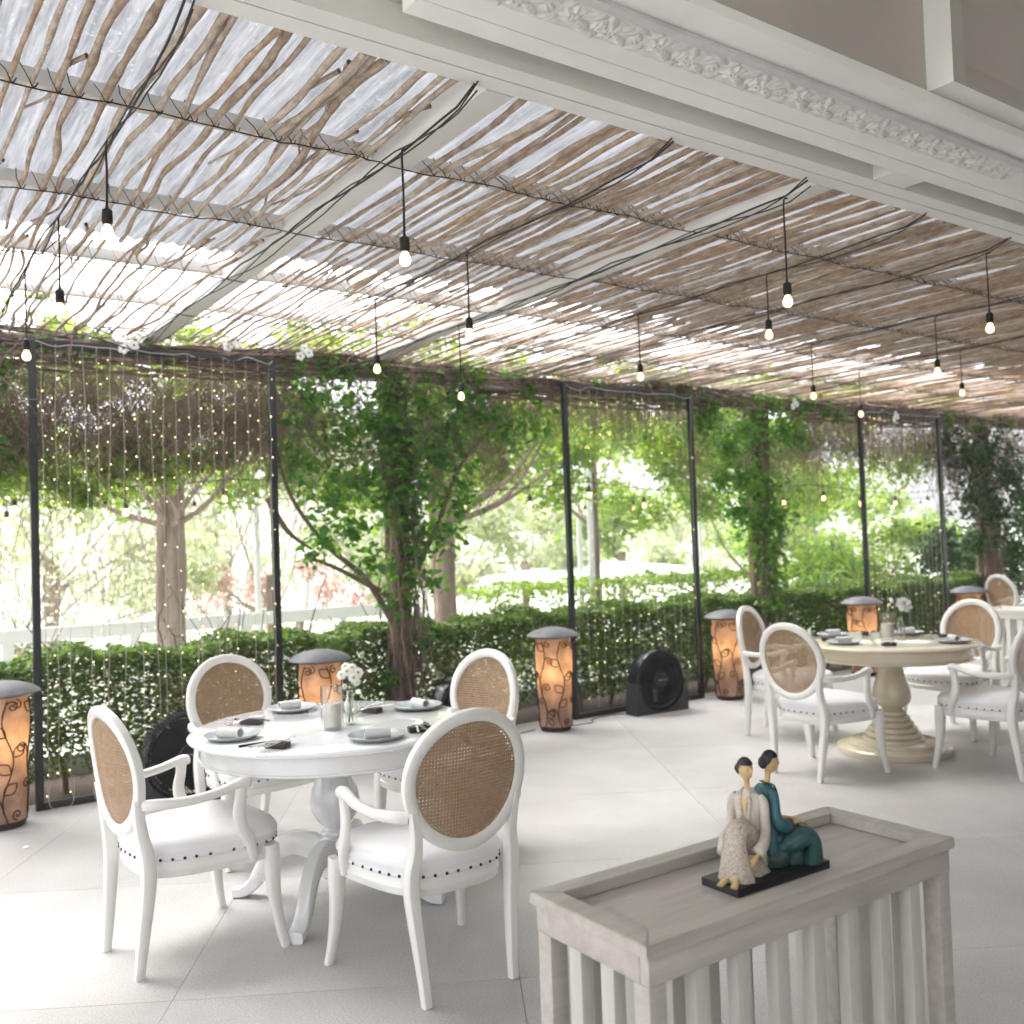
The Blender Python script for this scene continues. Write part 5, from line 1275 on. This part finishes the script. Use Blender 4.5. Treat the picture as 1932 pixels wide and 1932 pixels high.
def figurine():
    S = 1.0; zb = .8405-.022; base = thing('figurine', 'painted figurine of two seated women in cream and teal robes on a black slab', 'figurine', (1.727, 1.506, .819), 0)
    base.rotation_euler = (0, 0, math.radians(-1))
    O('slab', box(-.152, .152, -.055, .055, 0, .022, .0025).mesh('slab', angle=30), 'blackbase', base)
    # --- cream woman: origin on slab, facing +y; whole group turned toward the camera's left front
    A = math.radians(112); ox, oy = -.062, .008
    g1 = bpy.data.objects.new('seated_woman', None); COL.objects.link(g1); g1.parent = base; g1.location = (ox, oy, .022); g1.rotation_euler = (0, 0, A); g1.scale = (1.0, 1.06, 1.10); g1['label'] = 'woman in cream robe with patterned skirt'
    fold = lambda t, a: .035*math.sin(a*11+t*3)*(t > .0)
    sk = loft([(0, -.035, .001, .036, .030, 0), (0, -.033, .022, .040, .032, 0), (0, -.025, .05, .036, .030, -.35), (0, -.006, .076, .032, .026, -.7), (0, .014, .092, .029, .022, -1.1), (0, .032, .094, .025, .020, -1.6), (0, .046, .080, .025, .020, -2.3), (0, .050, .058, .027, .021, -2.8), (0, .050, .036, .033, .024, -3.0), (0, .048, .016, .038, .027, -3.1), (0, .047, .001, .042, .029, -PI)], 40, 54, wob=lambda t, a: .03*math.sin(a*9+t*4)*min(1, max(0, (t-.55)*3)))
    O('skirt', sk.mesh('skirt', angle=None), 'batik', g1)
    hem = loft([(0, -.02, .0008, .047, .052, 0), (0, -.018, .006, .044, .050, 0), (0, -.01, .02, .038, .042, 0), (0, -.006, .038, .032, .032, 0)], 40, 10, wob=lambda t, a: .05*math.sin(a*8)*(1-t))
    O('skirt', hem.mesh('skirt', angle=None), 'batik', g1)
    to = loft([(0, -.034, .02, .036, .028, 0), (0, -.036, .055, .032, .023, 0), (0, -.036, .085, .029, .020, 0), (0, -.034, .112, .031, .0195, 0), (0, -.033, .132, .034, .018, 0), (0, -.033, .146, .034, .0165, 0), (0, -.034, .155, .026, .0145, 0), (0, -.034, .161, .014, .011, 0), (0, -.034, .164, .0085, .008, 0)], 32, 40, wob=lambda t, a: .018*math.sin(a*13)*(1-t))
    O('robe', to.mesh('robe', angle=None), 'cloth1', g1)
    nk = loft([(0, -.033, .155, .0085, .008, 0), (0, -.032, .168, .0066, .0066, 0), (0, -.0305, .180, .0066, .0070, 0), (0, -.029, .188, .008, .009, 0)], 20, 14)
    sweep([(0, -.0165, .150), (0, -.0128, .135), (0, -.0128, .118)], [(.0085, .0012), (.0052, .0012), (.0015, .001)], ref=(1, 0, 0), n=8, seg=10, mb=nk)
    O('neck', nk, 'skin', g1)
    for s in (-1, 1):
        sweep([(s*.010, -.040, .166), (s*.0105, -.0235, .160), (s*.0100, -.0140, .140), (s*.0080, -.0128, .115), (s*.0075, -.0128, .09), (s*.0075, -.0128, .070)], [(.0018, .0010), (.0036, .0016), (.0040, .0016), (.0040, .0016), (.0040, .0016), (.0040, .0016)], ref=(1, 0, .0), n=8, seg=20)
        O('lapel', sweep([(s*.009, -.040, .167), (s*.0115, -.0225, .160), (s*.0110, -.0142, .140), (s*.0090, -.0128, .115), (s*.0082, -.0122, .09), (s*.0082, -.0125, .072)], [(.0018, .0010), (.0036, .0016), (.0042, .0018), (.0042, .0018), (.0042, .0018), (.0042, .0018)], ref=(1, 0, .0), n=8, seg=20).mesh('lapel'), 'batik', g1)
        el = (s*.041, -.025, .082) 
        wr = (s*.036, .030, .046) if s > 0 else (s*.040, .022, .050)
        O('sleeve', sweep([(s*.026, -.034, .150), (s*.036, -.034, .138), (s*.039, -.031, .110), el, (s*.045, -.004, .066), wr], [(.008, .009), (.0105, .011), (.0110, .0112), (.0115, .0115), (.0125, .0125), (.0145, .015)], ref=(0, 1, 0), n=14, seg=26).mesh('sleeve', angle=None), 'cloth1', g1)
        hm = MB(); hand(hm, (wr[0]*.98, wr[1]+.006, wr[2]-.004), (-s*.45, .62, -.62), (s*.3, .7, .6), 1.25, .6, side=s); O('hand', hm, 'skin', g1)
    for s in (-1, 1):   # crossed shins and bare feet
        lg = MB()
        sweep([(s*.012, .042, .050), (s*.002, .058, .030), (-s*.008, .070, .012), (-s*.010, .074, .0065)], [(.008, .008), (.0072, .0072), (.0055, .006), (.0055, .006)], ref=(1, 0, 0), n=12, seg=12, mb=lg)
        sweep([(-s*.008, .067, .0055), (-s*.011, .078, .0070), (-s*.014, .090, .0050), (-s*.016, .101, .0030)], [(.0050, .005), (.0062, .0060), (.0078, .0042), (.0070, .0022)], ref=(1, 0, 0), n=12, seg=12, mb=lg)
        for k in range(5): b = np.array([-s*.016+(-.0060+.0030*k), .099, .0026]); sweep([b, b+np.array([0, .005, 0])-np.array([0, abs(k-1)*.0006, 0]), b+np.array([0, .008-abs(k-1)*.0010, -.0005])], [(.0016, .0018), (.0015, .0016), (.0007, .0008)], ref=(1, 0, 0), n=6, seg=5, mb=lg)
        O('foot', lg, 'skin', g1)
    head(g1, 0, -.026, .204, math.radians(66), 1.0, 'skin', 'hair')
    # --- teal woman: seated cross legged, facing +x
    g2 = bpy.data.objects.new('seated_woman', None); COL.objects.link(g2); g2.parent = base; g2.location = (.062, .004, .022); g2.rotation_euler = (0, 0, math.radians(-108)); g2.scale = (1.0, 1.02, 1.12); g2['label'] = 'woman in teal robe, in profile'
    lap = loft([(0, -.03, .001, .040, .036, 0), (0, -.026, .018, .044, .040, 0), (0, -.018, .032, .040, .036, 0), (0, -.014, .045, .032, .026, 0), (0, -.02, .06, .026, .02, 0)], 36, 22, wob=lambda t, a: .03*math.sin(a*12)*(1-t))
    O('skirt', lap.mesh('skirt', angle=None), 'tealskirt', g2)
    for s in (-1, 1):
        O('skirt', loft([(s*.016, -.02, .030, .024, .022, -.2), (s*.026, .000, .042, .024, .022, -.8), (s*.032, .020, .053, .024, .021, -1.2), (s*.034, .040, .057, .023, .020, -1.6), (s*.033, .054, .046, .023, .019, -2.4), (s*.030, .058, .024, .024, .020, -2.9), (s*.027, .057, .001, .027, .023, -PI)], 32, 40, wob=lambda t, a: .035*math.sin(a*10+t*5)).mesh('skirt', angle=None), 'tealskirt', g2)
    O('skirt', loft([(0, .02, .001, .034, .036, 0), (0, .02, .018, .032, .034, 0), (0, .018, .036, .026, .028, 0), (0, .016, .044, .012, .014, 0)], 32, 12, wob=lambda t, a: .04*math.sin(a*9)*(1-t)).mesh('skirt', angle=None), 'tealskirt', g2)
    O('robe', loft([(0, -.034, .02, .034, .027, 0), (0, -.037, .055, .030, .022, 0), (0, -.037, .085, .027, .020, 0), (0, -.032, .112, .030, .021, 0), (0, -.033, .134, .033, .0185, 0), (0, -.036, .148, .033, .0165, 0), (0, -.038, .157, .025, .0145, 0), (0, -.037, .163, .014, .011, 0), (0, -.036, .166, .0085, .008, 0)], 32, 40, wob=lambda t, a: .016*math.sin(a*12)*(1-t)).mesh('robe', angle=None), 'teal', g2)
    nk = loft([(0, -.035, .157, .0085, .008, 0), (0, -.033, .170, .0066, .0066, 0), (0, -.031, .182, .0066, .0070, 0), (0, -.029, .190, .008, .009, 0)], 20, 14)
    sweep([(0, -.0195, .154), (0, -.0140, .138), (0, -.0115, .122)], [(.0075, .0012), (.0045, .0012), (.0015, .001)], ref=(1, 0, 0), n=8, seg=10, mb=nk); O('neck', nk, 'skin', g2)
    for s in (-1, 1):
        O('lapel', sweep([(s*.009, -.046, .168), (s*.0125, -.026, .163), (s*.0105, -.0165, .145), (s*.0065, -.0105, .120), (s*.004, -.0130, .095), (s*.004, -.0140, .070)], [(.003, .0014), (.0050, .0018), (.0050, .0020), (.0048, .0020), (.0045, .002), (.0045, .002)], ref=(1, 0, 0), n=8, seg=20).mesh('lapel'), 'brown', g2)
        wr = (s*.022, .018, .066)
        O('sleeve', sweep([(s*.025, -.037, .152), (s*.037, -.038, .140), (s*.043, -.040, .115), (s*.044, -.034, .094), (s*.038, -.016, .085), (s*.029, .002, .082)], [(.008, .009), (.0105, .011), (.0115, .0115), (.0135, .0135), (.0140, .0140), (.0115, .0130)], ref=(0, 1, 0), n=14, seg=26).mesh('sleeve', angle=None), 'teal', g2)
        O('cuff', sweep([(s*.0320, -.004, .083), (s*.028, .004, .082)], [(.0136, .0140), (.0124, .0136)], ref=(0, 1, 0), n=14, seg=5).mesh('cuff', angle=None), 'brown', g2)
        hm = MB(); sweep([(s*.029, .000, .083), (s*.021, .018, .084), (s*.011, .034, .083)], [(.0062, .0066), (.0052, .0056), (.0036, .0040)], ref=(0, 0, 1), n=10, seg=8, mb=hm)
        hand(hm, (s*.011, .034, .083), (-s*.30, .85, -.25), (0, .1, 1), 1.2, .45, side=s); O('hand', hm, 'skin', g2)
    ft = MB(); sweep([(-.010, .060, .010), (.004, .066, .008), (.018, .068, .004)][::-1], [(.0035, .005), (.006, .0065), (.006, .007)], ref=(0, 0, 1), n=10, seg=10, mb=ft)
    for k in range(5): b = np.array([.018, .062+.003*k, .004]); sweep([b, b+np.array([.006-abs(k-2)*.0006, 0, 0])], [(.0015, .0016), (.0009, .001)], ref=(0, 0, 1), n=6, seg=3, mb=ft)
    O('foot', ft, 'skin', g2)
    head(g2, 0, -.024, .206, math.radians(-4), 1.0, 'skin', 'hair')
figurine()
def figurine2():
    t = thing('figurine', 'small aged silver reclining figure on the far console', 'figurine', (8.74, 4.25, .822), math.radians(60))
    O('slab', box(-.13, .13, -.05, .05, 0, .018, .002), 'blackbase', t)
    mb = MB()
    loft([(0, .0, .018, .03, .03, 0), (0, .005, .06, .026, .022, 0), (0, .02, .11, .034, .02, 0), (0, .022, .13, .018, .014, 0), (0, .022, .145, .008, .008, 0), (0, .022, .16, .016, .018, 0), (0, .022, .185, .014, .016, 0), (0, .022, .198, .003, .003, 0)], 20, 36, mb)
    for s in (-1, 1):
        sweep([(s*.015, -.005, .03), (s*.03, -.05, .085), (s*.03, -.06, .09), (s*.028, -.075, .05), (s*.028, -.09, .022), (s*.028, -.115, .02)], [(.016, .016), (.013, .013), (.012, .012), (.010, .010), (.007, .007), (.008, .004)], ref=(1, 0, 0), n=10, seg=22, mb=mb)
        sweep([(s*.03, .022, .118), (s*.05, .02, .08), (s*.035, -.02, .085), (s*.03, -.05, .098)], [(.010, .010), (.009, .009), (.007, .007), (.006, .004)], ref=(1, 0, 0), n=10, seg=16, mb=mb)
    O('body', mb, 'silver', t)
figurine2()

# ================================================================== PENDANT BULB STRINGS UNDER THE ROOF
def socket_mesh():
    return lathe([(.004, .075), (.006, .06), (.010, .055), (.0165, .052), (.0175, .045), (.0185, .02), (.0185, .008), (.016, .006), (.016, 0)], 20).mesh('socket')
SOCK = socket_mesh(); BULB = lathe([(.010, .004), (.013, -.006), (.019, -.018), (.0215, -.030), (.019, -.043), (.011, -.051), (.001, -.053)], 20).mesh('bulb')
def pendant_string(x, bulbs, label, n=2, y0=2.585, y1=7.0, seed=0):
    t = thing('pendant_string', label, 'string lights', (x, 0, 0)); rs = np.random.default_rng(seed+900)
    for k in range(n):
        ys = np.linspace(y0-.02, y1, 40); sag = .02*np.abs(np.sin(ys*PI/.95+k))+.0; P = np.stack([.012*k+.012*np.sin(ys*2.3+k*2+seed)+rs.normal(0, .002, 40), ys, 3.055+.03*np.exp(-(ys-2.6)/.08)-sag+.012*np.sin(ys*3+k*2)*k], 1)
        V, F = tubes(P[None], .0042 if k == 0 else .003, 6); O('cable', npmesh('cable', V, F, True), 'cable', t)
    for (y, z) in bulbs:
        ztop = 3.04; zs = z+.03+.073
        P = crom([(0, y-.02, ztop), (0, y, ztop-.012), (.002, y+.001, (ztop+zs)/2), (0, y, zs)], 12); V, F = tubes(P[None], .0042, 6); O('drop_cord', npmesh('drop_cord', V, F, True), 'cable', t)
        s = O('socket', SOCK, 'cable', t, (0, y, z+.03)); O('bulb', BULB, 'bulb', s)
for i, (x, bl, lb) in enumerate([(.785, [(3.52, 2.724), (4.40, 2.646), (5.286, 2.608)], 'thick black cable with three hanging bulbs, leftmost under the branch roof'),
        (1.70, [(3.05, 2.636)], 'black cable beside the first roof beam with one low hanging bulb'),
        (2.58, [(4.0, 2.634), (5.0, 2.629)], 'third cable from the left with two hanging bulbs'),
        (3.37, [(2.69, 2.594), (5.35, 2.567)], 'cable beside the second roof beam with one bulb close to the house beam'),
        (4.25, [(3.53, 2.70), (4.58, 2.634)], 'fifth cable from the left with two small bulbs'),
        (5.0, [(2.69, 2.641)], 'cable whose bulb hangs nearest the right edge of the picture'),
        (6.15, [(3.685, 2.66), (4.706, 2.64)], 'far cable with two bulbs, above the cream table'),
        (7.5, [(4.29, 2.686), (5.24, 2.636)], 'farther cable with two tiny bulbs over the third frame')]):
    pendant_string(x, bl, lb, 3 if i in (0, 1, 3) else 2, seed=i)
def swag():
    P = crom([(.55, 6.7, 3.03), (.9, 6.72, 2.97), (1.2, 6.72, 3.03), (1.35, 6.72, 3.05), (1.75, 6.72, 2.96), (2.2, 6.72, 2.97), (2.45, 6.74, 3.04), (2.3, 6.76, 2.98), (2.5, 6.76, 2.9), (2.7, 6.76, 2.95)], 60)
    V, F = tubes(P[None], .005, 6); tag(O('black_cable', npmesh('black_cable', V, F, True), 'cable'), 'loose black cable drooping just above the nearest steel frame', 'cable')
swag()
def garden_string(y, x0, x1, z, n, label, seed):
    t = thing('garden_string', label, 'string lights', (x0, y, z)); rs = np.random.default_rng(seed); xs = np.linspace(0, x1-x0, 60)
    zz = -.12*np.sin(PI*(xs % 4.2)/4.2); P = np.stack([xs, 0*xs, zz], 1); V, F = tubes(P[None], .006, 4); O('cable', npmesh('cable', V, F, True), 'cable', t)
    for k in range(n):
        x = (k+.5)*(x1-x0)/n; zc = -.12*math.sin(PI*(x % 4.2)/4.2)-.12-rs.uniform(0, .08)
        V, F = tubes(np.array([[(x, 0, zc+.2), (x, 0, zc+.08)]]), .005, 4); O('drop_cord', npmesh('drop_cord', V, F), 'cable', t)
        s = O('socket', SOCK, 'cable', t, (x, 0, zc)); s.scale = (1.3,)*3; O('bulb', BULB, 'bulb', s)
garden_string(9.0, -1, 15, 2.30, 18, 'festoon bulbs strung through the garden trees, nearer row', 1)
garden_string(11.6, -1, 19, 2.35, 20, 'festoon bulbs strung through the garden trees, farther row', 2)

def beam_vines():
    t = thing('beam_vine', 'brown woody vine stems wound along the outer beam of the pergola', 'vine'); rs = np.random.default_rng(77)
    xs = np.linspace(-1.5, 14.5, 130); P = []
    for k in range(16): P.append(np.stack([xs, 6.955+.03*np.sin(xs*1.7+k)+rs.uniform(-.01, .03), 3.035+.045*np.sin(xs*rs.uniform(1.2, 3)+k*2)+rs.uniform(-.05, .05)+rs.normal(0, .006, 130)], 1))
    V, F = tubes(np.array(P), rs.uniform(.008, .018, (16, 1))*np.ones((1, 130)), 5); O('woody_stems', npmesh('woody_stems', V, F, True), 'trunk', t, kind='stuff')
    V, F = dry_stems(1500, (-1, 14), (6.90, 6.99), (2.93, 3.12), 78, L=(.1, .35), rad=.004, hang=-.1); O('dry_stems', npmesh('dry_stems', V, F), 'twig', t, kind='stuff')
    c = [(x, 6.95, 3.0+rs.uniform(-.05, .08)) for x in np.concatenate([rs.uniform(-.5, 13.5, 40), rs.uniform(2.7, 5.4, 14), rs.uniform(7.2, 9.4, 10)])]
    Pn = blobs(c, .15, 1500, .1, rs); Pn[:, 1] = 6.93+(Pn[:, 1]-6.95)*.5; leafobj('foliage', Pn, rs.uniform(.045, .08, len(Pn)), 'leafA', t)
beam_vines()
# ---- small things on the floor
def floor_bits():
    P = crom([(4.86, 6.7, .006), (4.6, 6.66, .006), (4.45, 6.8, .006), (4.2, 6.86, .006)], 20); V, F = tubes(P[None], .004, 5); tag(O('black_cable', npmesh('black_cable', V, F, True), 'cable'), 'thin black lead on the floor beside the middle lantern', 'cable')
    P = crom([(5.15, 6.62, .006), (5.4, 6.6, .006), (5.5, 6.72, .006), (5.75, 6.76, .006), (5.9, 6.7, .006)], 20); V, F = tubes(P[None], .004, 5); tag(O('black_cable', npmesh('black_cable', V, F, True), 'cable'), 'black lead on the floor between the middle lantern and the fan', 'cable')
    mb = MB(); mb.add([(0, 0, .003), (.03, -.01, .006), (.045, .01, .004), (.03, .03, .008), (.005, .02, .005)], [(0, 1, 2, 3, 4)]); tag(O('petal', mb.mesh('petal', False), 'petal', loc=(.83, 6.0, 0), rot=(0, 0, .4)), 'fallen white petal on the floor near the left lantern', 'petal')
floor_bits()

# ================================================================== HAZE over the bright garden
def haze():
    m = bpy.data.materials.new('pale_haze'); m.use_nodes = True; nt = m.node_tree; nt.nodes.clear()
    out = nt.nodes.new('ShaderNodeOutputMaterial'); v = nt.nodes.new('ShaderNodeVolumePrincipled')
    v.inputs['Color'].default_value = (.95, .96, 1, 1); v.inputs['Density'].default_value = .0045; v.inputs['Anisotropy'].default_value = .3
    nt.links.new(v.outputs[0], out.inputs['Volume'])
    o = O('haze', box(-92, 122, -62, 142, -2.0, 26), m); o['kind'] = 'stuff'
haze()
